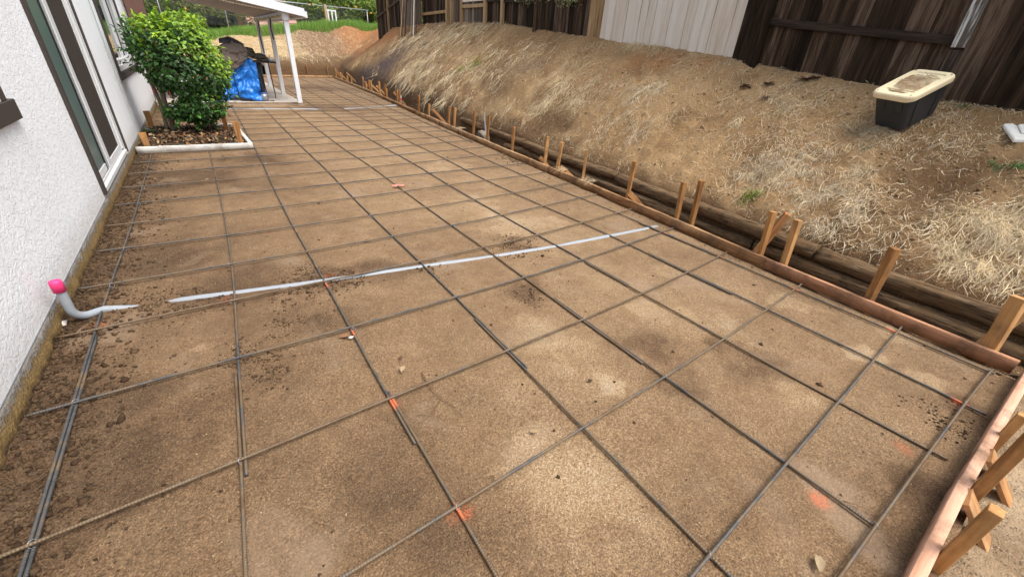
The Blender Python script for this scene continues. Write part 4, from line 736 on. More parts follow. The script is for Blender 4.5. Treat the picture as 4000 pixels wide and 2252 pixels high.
# concrete chunk and grey iron leaning over it
g = gp(1935, 545, -.03); x0 = float(xF(g[1])) + .26
bm = bmesh.new(); bmesh.ops.create_icosphere(bm, subdivisions=2, radius=1)
for v in bm.verts:
    v.co = Vector((max(-.7, min(.7, v.co.x)) * .11, max(-.7, min(.7, v.co.y)) * .20, max(-.6, min(.65, v.co.z)) * .17 + .03 * v.co.y)); v.co += Vector((random.gauss(0, .006), random.gauss(0, .006), random.gauss(0, .006)))
o = bm_obj('concrete_chunk', bm, mat_flat('grey_concrete', (0.21, 0.175, 0.135), .95, .2, .3, 10, 0, .6)); o.location = (x0, g[1], 0.02); tag(o, 'grey chunk of concrete wedged between form and logs', 'concrete chunk')
stick('iron_bar', (x0 + .05, g[1] - .02, .05), (x0 + .22, g[1] + .36, .42), .035, .012, mat_flat('grey_iron', (.16, .155, .15), .6, .4, .2, 15), 'flat grey iron bar leaning above the concrete chunk', 'bar', None, .6, .3)

# ------------------------------------------------------------------ conduit pipes
def bury(P, off): return np.stack([P[:, 0], P[:, 1], off], 1)
px = [(520, 1186), (600, 1178), (653, 1170), (905, 1138), (1268, 1091), (1548, 1049), (1643, 1034), (1936, 995), (2167, 959), (2383, 915), (2532, 890), (2600, 868), (2680, 850)]
P = np.array([gp(a, b)[:2] for a, b in px]); D = resample(smooth_line(resample(P, .2), 3), .03)
u = np.linspace(0, 1, len(D)); zc = -0.0245 - 0.05 * sst(.05, 0, u) - .04 * sst(.885, .92, u) + .004 * fbm(u * 9, u * 0, 3, 2, 5)
V = bury(D, zc); o0 = V[0].copy(); o = tube('conduit_pipe', V - o0, .025, M_PVC, None, 12); o.location = o0; tag(o, 'long pale grey conduit half buried across the pad', 'pipe')
# elbow riser with pink cap at the wall
cap = gx(226, 1122, -.145); g1 = gp(316, 1205, -.005); g2 = gp(408, 1204); g3 = gp(546, 1184); 
top = np.array([cap[0], cap[1], cap[2] + .01]); R0 = np.array([cap[0], cap[1]])
e = np.array([g2[0] - R0[0], g2[1] - R0[1]]); el = np.linalg.norm(e); e /= el
pts = [top, (R0[0] + e[0] * .002, R0[1] + e[1] * .002, cap[2] - .03)]
rb = min(el * .62, cap[2]); zb = .004
for t in np.linspace(0, PI / 2, 9): pts.append((R0[0] + e[0] * rb * (1 - math.cos(t)), R0[1] + e[1] * rb * (1 - math.cos(t)), zb + rb * .9 * (1 - math.sin(t))))
pts += [(R0[0] + e[0] * el, R0[1] + e[1] * el, -.006), (g3[0], g3[1], -.036), (g3[0] + .08, g3[1] + .02, -.06)]
P = np.array([tuple(map(float, q)) for q in pts]); P[1][2] = max(P[1][2], zb + rb * .9 + .005); P = resample(P, .015)
rt = empty('conduit_elbow', (float(R0[0]), float(R0[1]), 0), 'grey conduit elbow with bright pink cap by the stucco wall', 'pipe')
tube('elbow', P, .022, M_PVC, rt, 14)
tube('cap', np.array([top + np.array([0, 0, -.035]), top + np.array([0, 0, .018]), top + np.array([0, 0, .03]), top + np.array([0, 0, .033])]), [.027, .0275, .025, .015], M_PINK, rt, 14)
# second buried conduit by the slab
P = np.array([gp(a, b)[:2] for a, b in ((700, 424), (882, 424), (1010, 424), (1136, 424), (1215, 425), (1326, 424), (1420, 420), (1547, 410), (1560, 409))]); D = resample(P, .06); zc = -0.026 - .03 * (np.abs(D[:, 0] - 3.65) < .3) + .005 * np.sin(D[:, 0] * 7)
V = bury(D, zc); o0 = V[0].copy(); o = tube('conduit_pipe', V - o0, .03, M_PVC, None, 10); o.location = o0; tag(o, 'white conduit half buried beside the concrete patio slab', 'pipe')
g = gp(1556, 410, 0); rt = empty('pipe_stub', (g[0] + .22, g[1], 0), 'white pipe stub with red tape poking up past the form', 'pipe'); x0 = float(xF(g[1])) + .12
tube('stub', np.array([(x0, g[1], -.06), (x0, g[1], .1), (x0 + .02, g[1], .26)]), .03, M_PVC, rt, 10); tube('red_tape', np.array([(x0 - .004, g[1], .12), (x0 + .012, g[1], .2)]), .034, M_RED, rt, 10)
# pink capped riser at the far end of the wall
g = gp(650, 425, 0); xw = float(xW(13.3)); rt = empty('conduit_elbow', (xw + .1, 13.2, 0), 'distant pink capped conduit elbow at the end of the wall', 'pipe')
P = np.array([(xw + .08, 13.25, .30), (xw + .08, 13.25, .2), (xw + .12, 13.22, .1), (xw + .22, 13.18, .03), (xw + .4, 13.12, -.01), (xw + .7, 13.0, -.03)])
tube('elbow', resample(P, .04), .03, M_PVC, rt, 10); tube('cap', np.array([(xw + .08, 13.25, .27), (xw + .08, 13.25, .36), (xw + .08, 13.25, .362)]), [.042, .042, .03], M_PINK, rt, 10)

# ------------------------------------------------------------------ house
house = empty('house', (float(xW(6)), 6, 0), 'white stucco house with brown trimmed sliding door and windows', 'house')
ang = math.atan(0.0146); HM = Matrix.Translation(Vector((-0.27, 0, 0))) @ Matrix.Rotation(-ang, 4, 'Z')      # local: +x out of the wall, y along it
def hb(name, x0, x1, y0, y1, z0, z1, mat, parent=house, bevel=0.0):
    return box(name, ((x0 + x1) / 2, (y0 + y1) / 2, (z0 + z1) / 2), (x1 - x0, y1 - y0, z1 - z0), mat, parent, HM, bevel)
WT = .22; ZB = .102; ZT = 2.75; YE = 13.72
DO = (5.50, 7.40, .155, 2.20); WN = (9.32, 11.75, 1.0, 2.12); WC = (2.6, 3.98, 1.145, 2.12)
ycut = [-2.5, WC[0], WC[1], DO[0], DO[1], WN[0], WN[1], YE]
for i in range(7):
    y0, y1 = ycut[i], ycut[i + 1]
    if i == 1: hb('wall', -WT, 0, y0, y1, ZB, WC[2], M_STUCCO); hb('wall', -WT, 0, y0, y1, WC[3], ZT, M_STUCCO)
    elif i == 3: hb('wall', -WT, 0, y0, y1, DO[3], ZT, M_STUCCO)
    elif i == 5: hb('wall', -WT, 0, y0, y1, ZB, WN[2], M_STUCCO); hb('wall', -WT, 0, y0, y1, WN[3], ZT, M_STUCCO)
    else: hb('wall', -WT, 0, y0, y1, ZB, ZT, M_STUCCO)
# rough footing below the stucco
yv = np.linspace(-2.5, YE, 500); zv = np.array([-.10, -.03, 0.0, .02, .04, .06, .08, .095, .099]); Yg, Zg = np.meshgrid(yv, zv); Yg = Yg.ravel(); Zg = Zg.ravel()
Xg = 0.004 + .022 * (1 - Zg / .10) * .6 + .012 * fbm(Yg, Zg, 14, 3, 31) + .006 * fbm(Yg, Zg, 45, 2, 32); k = Zg > .097; Xg[k] = -.10
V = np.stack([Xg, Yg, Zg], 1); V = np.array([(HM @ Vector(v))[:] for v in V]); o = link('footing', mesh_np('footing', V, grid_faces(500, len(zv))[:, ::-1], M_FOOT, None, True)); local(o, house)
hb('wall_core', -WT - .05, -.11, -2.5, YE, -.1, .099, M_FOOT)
hb('weep_screed', -.03, .004, -2.5, DO[0] - .10, .096, .104, M_WIRE); hb('weep_screed', -.03, .004, DO[1] + .06, YE, .096, .104, M_WIRE)
# sliding door
dr = bpy.data.objects.new('door', None); col.objects.link(dr); dr.location = (HM @ Vector((0, 6.45, .15))); local(dr, house); dr['label'] = 'white framed sliding glass door with brown trim'
def db(name, *a, **k): return hb(name, *a, parent=dr, **k)
db('trim', 0, .02, DO[0] - .09, DO[0], .13, 2.3, M_TRIM, bevel=.003); db('trim', 0, .02, DO[1], DO[1] + .045, .13, 2.3, M_TRIM, bevel=.003); db('trim', 0, .02, DO[0], DO[1], 2.2, 2.3, M_TRIM)
db('jamb', -.15, -.002, DO[1] - .10, DO[1] - .002, .19, 2.2, M_VINYL); db('jamb', -.15, -.03, DO[0], DO[0] + .03, .19, 2.2, M_VINYL)
db('sill', -.16, .012, DO[0] + .004, DO[1] - .004, .125, .168, M_VINYL, bevel=.004); db('track', -.15, -.02, DO[0] + .036, DO[1] - .13, .168, .178, M_TRACK); db('track', -.054, -.048, DO[0] + .036, DO[1] - .13, .178, .196, M_VINYL); db('track', -.022, -.016, DO[0] + .036, DO[1] - .13, .178, .196, M_VINYL)
db('pane', -.042, -.036, DO[0] + .03, 6.16, .26, 2.15, M_GLASSG); db('rail', -.055, -.028, DO[0] + .03, 6.16, .197, .26, M_VINYL)
db('gasket', -.05, -.026, 6.16, 6.19, .197, 2.15, M_GASKET); db('stile', -.06, -.022, 6.19, 6.26, .197, 2.2, M_ALU); db('stile', -.04, -.016, 6.265, 6.40, .197, 2.2, M_VINYL, bevel=.004)
db('screen', -.030, -.027, 6.40, DO[1] - .20, .25, 2.15, M_SCREEN); db('stile', -.045, -.018, DO[1] - .20, DO[1] - .10, .197, 2.2, M_VINYL, bevel=.003); db('rail', -.04, -.016, 6.40, DO[1] - .20, .197, .25, M_VINYL)
db('handle', -.019, -.008, 6.38, 6.41, 1.0, 1.25, M_BLACK, bevel=.003)
db('curtain', -.20, -.16, DO[0], DO[1], .19, 2.2, M_SCREEN)
# windows
def window(W, lab, trim, sill):
    w = bpy.data.objects.new('window', None); col.objects.link(w); w.location = (HM @ Vector((0, W[0], W[2]))); local(w, house); w['label'] = lab
    q = lambda n, *a, **k: hb(n, *a, parent=w, **k)
    q('trim', 0, .024, W[0] - trim, W[0], W[2] - .08, W[3] + .1, M_TRIM, bevel=.003); q('trim', 0, .024, W[1], W[1] + trim, W[2] - .08, W[3] + .1, M_TRIM, bevel=.003); q('trim', 0, .024, W[0], W[1], W[3], W[3] + .1, M_TRIM)
    q('sill', 0, .032, W[0] - trim - sill, W[1] + trim + sill, W[2] - .19, W[2] - .082, M_TRIM, bevel=.003); q('ledge', -.06, .02, W[0], W[1], W[2] - .08, W[2] - .012, M_VINYL)
    q('frame', -.06, .0, W[0], W[0] + .07, W[2] - .012, W[3], M_VINYL); q('frame', -.06, .0, W[1] - .07, W[1], W[2] - .012, W[3], M_VINYL); q('frame', -.06, .0, W[0] + .07, W[1] - .07, W[2] - .012, W[2] + .06, M_VINYL)
    mid = W[0] + (W[1] - W[0]) * .55; q('mullion', -.055, -.005, mid - .03, mid + .03, W[2] + .06, W[3], M_VINYL)
    q('pane', -.045, -.04, W[0] + .07, mid - .03, W[2] + .06, W[3], M_GLASS); q('pane', -.045, -.04, mid + .03, W[1] - .07, W[2] + .06, W[3], M_GLASS)
    q('backing', -.21, -.2, W[0], W[1], W[2] - .1, W[3], M_SCREEN)
window(WN, 'brown trimmed window behind the bush', .12, .02); window(WC, 'brown trimmed window cut by the left edge', .09, .09)
# house return wall and dark porch recess past the corner
hb('wall', -2.6, -WT, YE - .12, YE, -.1, ZT, M_STUCCO); hb('wall', -2.6, -2.45, YE, 21, -.1, ZT, M_STUCCO); hb('wall', -2.6, 0, 21, 21.2, -.1, ZT, M_SIDING)
hb('door', -2.45, -2.40, 15.5, 17.4, .1, 2.15, M_SCREEN); hb('corner_trim', -.02, .014, YE - .001, YE + .03, 0.0, 2.4, M_TRIM)
hb('eave', -3.2, .12, -2.5, 13.9, ZT, ZT + .12, M_TRIM)
# cable down the wall
P = [HM @ Vector((.012, 8.78, 2.7)), HM @ Vector((.012, 8.78, 1.5)), HM @ Vector((.014, 8.79, .9)), HM @ Vector((.02, 8.80, .5)), HM @ Vector((.05, 8.82, .36))]
P = resample(np.array([p[:] for p in P]), .05); o0 = P[-1].copy(); o = tube('cable', P - o0, .006, M_CABLE, None, 6); o.location = o0; tag(o, 'thin white cable hanging down the stucco wall', 'cable')

# ------------------------------------------------------------------ planter bed with camellia
zp = .085
o = strip_board('planter_board', [(-.12, 7.925), (1.262, 7.872)], .05, -.02, zp, M_PLANTER, 'white planter edging board facing the camera', -1); o['category'] = 'edging'; o['group'] = 'white planter edging'
o = strip_board('planter_board', [(1.262, 7.93), (1.215, 9.86)], .05, -.02, zp - .004, M_PLANTER, 'white planter edging board on the pad side', -1); o['category'] = 'edging'; o['group'] = 'white planter edging'
o = strip_board('planter_board', [(.72, 9.86), (1.16, 9.84)], .05, -.02, zp - .002, M_PLANTER, 'white planter edging board behind the bush, right piece', -1); o['category'] = 'edging'; o['group'] = 'white planter edging'
o = strip_board('planter_board', [(-.10, 9.70), (.22, 9.69)], .05, -.02, zp - .006, M_PLANTER, 'short white edging board against the wall behind the bush', -1); o['category'] = 'edging'; o['group'] = 'white planter edging'
bm = bmesh.new()                                                # open hollow end of the near edging board
for dz in (.018, .052): box_bm(bm, (1.2635, 7.901, dz), (.004, .028, .024))
local(bm_obj('hollow_cell', bm, M_BLACK), [q for q in col.objects if q.get('label') == 'white planter edging board facing the camera'][0])
xv = np.linspace(-.14, 1.21, 110); yv = np.linspace(7.93, 9.86, 130); X, Y = np.meshgrid(xv, yv); X = X.ravel(); Y = Y.ravel()
def bedz(X, Y):
    e = np.minimum(np.minimum(X + .14, 1.2 - X), np.minimum(Y - 7.93, 9.86 - Y)); return 0.015 + .075 * sst(0, .35, e) + .02 * fbm(X, Y, 6, 3, 40) + .012 * fbm(X, Y, 20, 3, 41)
n = rng.random(len(X))[:, None]
tag(link('planting_bed', mesh_np('planting_bed', np.stack([X, Y, bedz(X, Y)], 1), grid_faces(110, 130), M_CLOD, np.array([.030, .020, .013]) * (1 - n) + np.array([.07, .047, .03]) * n, True)), 'dark mulch soil of the planting bed', kind='structure')
def leaf_quads(pos, L, W, nrm, dirv, cols, fold=.18):
    """leaf of 4 quads-ish (6 verts, 2 quads folded on the midrib)"""
    N = len(pos); side = np.cross(nrm, dirv); side /= np.linalg.norm(side, axis=1)[:, None] + 1e-9
    t = [0.0, .38, .75, 1.0]; w = [.0, .5, .36, .0]
    mid = [pos + dirv * (L * q)[:, None] - nrm * (L * fold * q * q)[:, None] for q in t]
    l1 = [mid[i] + side * (W * w[i])[:, None] + nrm * (W * .16)[:, None] * (w[i] > 0) for i in (1, 2)]; r1 = [mid[i] - side * (W * w[i])[:, None] + nrm * (W * .16)[:, None] * (w[i] > 0) for i in (1, 2)]
    V = np.stack([mid[0], mid[1], mid[2], mid[3], l1[0], l1[1], r1[0], r1[1]], 1)
    f = np.array([[0, 1, 4], [1, 2, 5], [1, 5, 4], [2, 3, 5], [0, 6, 1], [1, 6, 7], [1, 7, 2], [2, 7, 3]])
    return V.reshape(-1, 3), (np.arange(N)[:, None, None] * 8 + f[None]).reshape(-1, 3), np.repeat(cols, 8, axis=0)
def unit(v): return v / (np.linalg.norm(v, axis=-1, keepdims=True) + 1e-9)
# leaf litter in the bed
n = 2600; x = rng.uniform(-.12, 1.19, n); y = rng.uniform(7.96, 9.84, n); nr = unit(np.stack([rng.normal(0, .5, n), rng.normal(0, .5, n), np.ones(n)], 1)); a = rng.uniform(0, 2 * PI, n); dv = unit(np.cross(nr, np.stack([np.cos(a), np.sin(a), np.zeros(n)], 1)))
L = .03 + .045 * rng.random(n); pal = np.array([[.05, .032, .02], [.09, .055, .032], [.20, .095, .038], [.30, .15, .06], [.33, .25, .15], [.14, .09, .055], [.04, .027, .018]]); cc = pal[rng.integers(0, 7, n)] * (.7 + .6 * rng.random((n, 1)))
tag(link('leaf_litter', mesh_np('leaf_litter', *leaf_quads(np.stack([x, y, bedz(x, y) + .012 + .02 * rng.random(n)], 1), L, L * .5, nr, dv, cc, .3)[:2], M_LITTER, leaf_quads(np.zeros((n, 3)), L, L, nr, dv, cc)[2])), 'brown fallen leaves covering the planting bed', 'leaf litter', kind='stuff')
# planter stakes (foot pixel, top pixel)
for i, (fx, fy, tx, ty, lab) in enumerate(((577, 571, 556, 517, 'stake at the wall end of the white planter board'), (942, 558, 912, 476, 'orange stake at the near outer corner of the planter'), (885, 500, 878, 415, 'tall stake at the far outer corner of the planter'), (596, 500, 573, 433, 'dark stake by the wall at the back of the planter'))):
    g = gp(fx, fy, .08); zs = np.linspace(.1, .9, 401); P = np.array([pj((g[0], g[1], q)) for q in zs]); zt = zs[np.argmin((P[:, 1] - ty) ** 2)]
    if i == 1: g[1] = 7.965
    stick('wooden_stake', (g[0], g[1], -.15), (g[0] - .01, g[1], zt), .085, .02, M_STAKE, lab, 'stake', 'stakes holding the planter edging', PI / 2 + .1)
# camellia
BX, BY = .30, 9.12
bush = empty('camellia_bush', (BX, BY, .08), 'round glossy green bush growing in the white edged planter', 'bush')
def limb(P, r0, r1, name='branch'): return tube(name, resample(smooth_line(resample(np.array(P), .1), 1), .06), np.linspace(r0, r1, len(resample(smooth_line(resample(np.array(P), .1), 1), .06))), M_CBARK, bush, 7)
limb([(BX, BY, .02), (BX + .01, BY, .25), (BX - .01, BY + .02, .5), (BX + .02, BY, .72)], .044, .034, 'trunk'); limb([(BX - .08, BY + .10, .02), (BX - .07, BY + .10, .3), (BX - .06, BY + .08, .6), (BX - .12, BY + .1, .9)], .03, .022, 'trunk')
for e, z in (((.35, -.1), 1.2), ((-.1, .1), 1.4), ((.55, .1), 1.0), ((.15, -.35), 1.15), ((-.2, -.2), 1.1), ((.3, .3), 1.45)):
    limb([(BX + .02, BY, .68), (BX + e[0] * .45, BY + e[1] * .45, .82), (BX + e[0], BY + e[1], z)], .022, .007)
# crown: leaves on a lumpy shell plus some inside
BL = [((.68, 9.1, 1.10), (.56, .58, .58)), ((.44, 9.1, 1.36), (.36, .45, .34)), ((.76, 9.1, 1.46), (.36, .42, .30)), ((.95, 9.1, .96), (.33, .45, .42)), ((.82, 9.05, .52), (.30, .38, .30)), ((.62, 9.0, .44), (.24, .32, .20)), ((.27, 9.1, 1.14), (.20, .4, .32)), ((.44, 8.95, .40), (.16, .22, .11)), ((.40, 9.25, .80), (.18, .2, .14))]
def bush_leaves(n):
    out = []
    for (c_, r), w in zip(BL, (.28, .14, .14, .14, .12, .06, .06, .03, .03)):
        m_ = int(n * w); d = unit(rng.normal(size=(m_, 3))); k = (rng.random(m_) ** .28); P = np.array(c_) + d * np.array(r) * k[:, None] * (1 + .13 * fbm(d[:, 0] * 3 + c_[0], d[:, 2] * 3 + d[:, 1] * 2, 1.0, 3, 44))[:, None]
        out.append((P, unit(d / np.array(r))))
    P = np.concatenate([o_[0] for o_ in out]); D = np.concatenate([o_[1] for o_ in out])
    dep = np.full(len(P), 9.0)
    for c_, r in BL: dep = np.minimum(dep, np.linalg.norm((P - np.array(c_)) / np.array(r), axis=1))
    k = (dep > .62) | (rng.random(len(P)) < .25); k &= P[:, 0] > xW(P[:, 1]) + .04
    return P[k], D[k]
P, D = bush_leaves(13000); n = len(P)
nr = unit(D * .8 + np.array([.1, -.25, .75]) + rng.normal(0, .45, (n, 3))); dv = unit(np.cross(nr, rng.normal(size=(n, 3)))); dv = unit(dv + D * .5 + np.array([0, 0, -.12])); dv = unit(dv - nr * np.sum(dv * nr, 1)[:, None])
L = .045 + .034 * rng.random(n); yellow_amt = sst(.75, 1.45, P[:, 2] + .45 * (P[:, 0] - .5) + .28 * rng.normal(size=n)) * sst(.5, .9, D[:, 2] * .6 + D[:, 0] * .4 + .55)  # leaves yellower with height, to the right and where facing up
b = rng.random(n)[:, None]; old = np.array([.014, .046, .010]) * (1 - b) + np.array([.058, .145, .026]) * b; yg = np.array([.13, .28, .015]) * (1 - b) + np.array([.38, .54, .030]) * b; y_ = (yellow_amt * (.35 + .65 * rng.random(n)))[:, None]
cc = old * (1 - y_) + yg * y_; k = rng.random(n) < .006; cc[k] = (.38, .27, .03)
sp_, sd_, sc_ = [], [], []
sur = np.flatnonzero((np.linalg.norm((P - np.array([.68, 9.1, 1.0])) / np.array([.6, .6, .75]), axis=1) > .92)); pick = rng.choice(sur, 120)
for i in pick:
    ax = unit(D[i] + np.array([0, 0, .45]) + rng.normal(0, .25, 3)); ln_ = rng.uniform(.05, .15)
    for q in range(8):
        sp_.append(P[i] + ax * ln_ * (q / 7)); sd_.append(unit(ax * .6 + rng.normal(0, .6, 3))); sc_.append((yg[i] if yellow_amt[i] > .2 else old[i] * 1.5) * rng.uniform(.7, 1.15))
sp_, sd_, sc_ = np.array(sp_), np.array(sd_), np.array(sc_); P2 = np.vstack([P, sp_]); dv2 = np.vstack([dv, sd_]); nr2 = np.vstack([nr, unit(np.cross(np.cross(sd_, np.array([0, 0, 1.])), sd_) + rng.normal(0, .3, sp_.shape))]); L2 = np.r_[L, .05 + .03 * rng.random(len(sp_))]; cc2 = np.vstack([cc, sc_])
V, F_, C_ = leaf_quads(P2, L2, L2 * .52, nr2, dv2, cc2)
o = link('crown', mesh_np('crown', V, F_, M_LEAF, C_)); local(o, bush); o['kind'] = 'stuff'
# single big leaves at the outside of the crown towards the viewer
score = (P - np.array([.52, 9.1, 1.0])) @ unit(CAM - np.array([.52, 9.1, 1.0])); idx = np.argsort(-score + .15 * rng.random(n))[:260]
Lm = {}
for q in range(6):
    cq = [(.030, .080, .020), (.045, .115, .028), (.075, .17, .03), (.14, .27, .035), (.022, .058, .016), (.20, .34, .05)][q]
    v_, f_, c_ = leaf_quads(np.zeros((1, 3)), np.array([.062]), np.array([.032]), np.array([[0, 0, 1.]]), np.array([[1., 0, 0]]), np.array([cq])); Lm[q] = mesh_np('leaf', v_, f_, M_LEAF, c_)
for i in idx:
    q = 5 if yellow_amt[i] > .75 else 3 if yellow_amt[i] > .5 else 2 if yellow_amt[i] > .25 else int(rng.integers(0, 2)) if rng.random() < .6 else 4
    o = link('leaf', Lm[q]); zax = Vector(nr[i]); xax = Vector(dv[i]); yax = zax.cross(xax)
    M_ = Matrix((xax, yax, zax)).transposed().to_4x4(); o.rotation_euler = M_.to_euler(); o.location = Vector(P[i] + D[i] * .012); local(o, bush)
# little seedlings in the bed
for (px, py, n, lab) in ((590, 515, 9, 'dark leafy seedling by the wall in the planting bed'), (800, 512, 7, 'small green seedling right of the bush trunks')):
    g = gp(px, py, .09); a = rng.uniform(0, 2 * PI, n); dv_ = unit(np.stack([np.cos(a), np.sin(a), .3 * np.ones(n)], 1)); nr_ = unit(np.cross(np.cross(dv_, np.array([0, 0, 1.])), dv_)); V, F_, C_ = leaf_quads(np.stack([.02 * np.cos(a), .02 * np.sin(a), .03 + .03 * rng.random(n)], 1), np.full(n, .10), np.full(n, .055), nr_, dv_, np.tile([.025, .075, .022], (n, 1)))
    o = link('seedling', mesh_np('seedling', V, F_, M_LEAF, C_)); o.location = (g[0], g[1], float(bedz(np.array([g[0]]), np.array([g[1]]))[0])); tag(o, lab, 'seedling')

# ------------------------------------------------------------------ concrete patio slab and patio cover
ZS = .075
sx, sy = 3.06, 13.52
hexa('patio_slab', [(-.05, sy, -.12), (sx, sy - .02, -.12), (sx, 20.4, -.12), (-2.6, 20.4, -.12), (-.05, sy, ZS), (sx, sy - .02, ZS), (sx, 20.4, ZS), (-2.6, 20.4, ZS)], M_CONC, None, .008)['kind'] = 'structure'
xv = np.linspace(.1, sx + .02, 160); zv = np.linspace(-.04, ZS - .012, 8); X, Zg = np.meshgrid(xv, zv); X = X.ravel(); Zg = Zg.ravel()
o = link('slab_edge', mesh_np('slab_edge', np.stack([X, sy - .034 - .012 * fbm(X, Zg, 12, 3, 3) - .05 * sst(0.01, -.04, Zg), Zg], 1), grid_faces(160, 8), M_CONCD, None, True)); tag(o, 'soil stained broken edge of the patio slab', kind='structure')
cover = empty('patio_cover', (1.5, 16.4, ZS), 'white patio cover on square posts beside the house', 'patio cover')
posts = [gp(1165, 402, ZS), gp(1103, 366, ZS), gp(1058, 338, ZS)]; px_ = float(np.mean([p[0] for p in posts])) + .02
def rz(x): return 2.10 + (px_ - x) * .135                                # roof underside height
for p in posts: box('post', (px_, p[1], (ZS + rz(px_) - .12) / 2 + .02), (.105, .105, rz(px_) - .12 - ZS + .04), M_WPAINT, cover, None, .006)
y0, y1 = float(posts[0][1]) - .20, float(posts[2][1]) + .35
box('beam', (px_, (y0 + y1) / 2 + .06, rz(px_) - .06), (.09, y1 - y0 - .1, .13), M_WPAINT, cover, None, .004)
box('bracket', (px_ + .004, posts[0][1] - .01, rz(px_) - .10), (.16, .15, .20), M_WPAINT, cover, None, .03)
def slope(name, xa, xb, ya, yb, dz0, dz1, mat):
    return hexa(name, [(xa, ya, rz(xa) + dz0), (xb, ya, rz(xb) + dz0), (xb, yb, rz(xb) + dz0), (xa, yb, rz(xa) + dz0), (xa, ya, rz(xa) + dz1), (xb, ya, rz(xb) + dz1), (xb, yb, rz(xb) + dz1), (xa, yb, rz(xa) + dz1)], mat, cover)
xe = px_ + .42
for i in range(12):
    xa = -.4 + (xe - .02 + .4) * i / 12; xb = -.4 + (xe - .02 + .4) * (i + 1) / 12 - .006; slope('roof_panel', xa, xb, y0 + .05, y1, 0.012, .05, M_ROOFU)
slope('fascia', -.4, xe, y0, y0 + .04, -.02, .15, M_WPAINT); slope('gutter', xe - .03, xe + .06, y0 + .04, y1, -.03, .10, M_WPAINT)
slope('roof_sheet', -.4, xe + .02, y0 + .045, y1, .06, .09, mat_flat('roof_top', (.42, .36, .3), .9))
# rope lights along both rakes of the cover
def sag(A, B, n, s): t = np.linspace(0, 1, n)[:, None]; P = np.array(A) * (1 - t) + np.array(B) * t; P[:, 2] -= s * np.sin(t[:, 0] * PI); return P
def rope(P, lab, mat=M_ROPE, bulbs=0, r=.018):
    rt = empty('string_light', tuple(P[0]), lab, 'string light'); tube('cord', P, r * .45, mat, rt, 5)
    me = mesh_np('bulb', ICO_V * r, ICO_F, M_BULB)
    for i in range(bulbs):
        q = P[0] + (P[-1] - P[0]) * ((i + .5) / bulbs); f_ = (i + .5) / bulbs * (len(P) - 1); q = P[int(f_)] + (P[min(int(f_) + 1, len(P) - 1)] - P[int(f_)]) * (f_ % 1)
        o = link('bulb', me); o.location = q; local(o, rt)
rope(sag((-.3, y1 - .03, rz(-.3) - .01), (px_ - .05, y1 - .03, rz(px_) - .03), 24, .05), 'string of small bulbs along the far roof edge', bulbs=46)
rope(sag((.5, y0 + .09, rz(.5) - .02), (px_ - .05, y0 + .09, rz(px_) - .02), 24, .06), 'string of small bulbs along the near roof edge', bulbs=40)
tt = np.linspace(0, 1, 60); P = np.stack([px_ - .06 + .02 * np.cos(tt * 40), y0 + .25 + (y1 - y0 - .4) * tt, rz(px_) - .06 - .04 * np.abs(np.sin(tt * 22))], 1); o = tube('rope', P - P[0], .014, M_YROPE, None, 5); o.location = P[0]; tag(o, 'yellow rope looped along the patio beam', 'rope')
for i, (dy, L, lab) in enumerate(((2.0, .5, 'black strap hanging from the patio beam beside the middle post'), (4.4, .9, 'thin black strap hanging from the far end of the beam'))):
    yb = y0 + dy; P = np.array([(px_ - .07, yb, rz(px_) - .1), (px_ - .10, yb, rz(px_) - .1 - L * .5), (px_ - .08, yb, rz(px_) - .1 - L)]); o = tube('strap', P - P[0], .016, M_BLACK, None, 5); o.location = P[0]; tag(o, lab, 'strap')

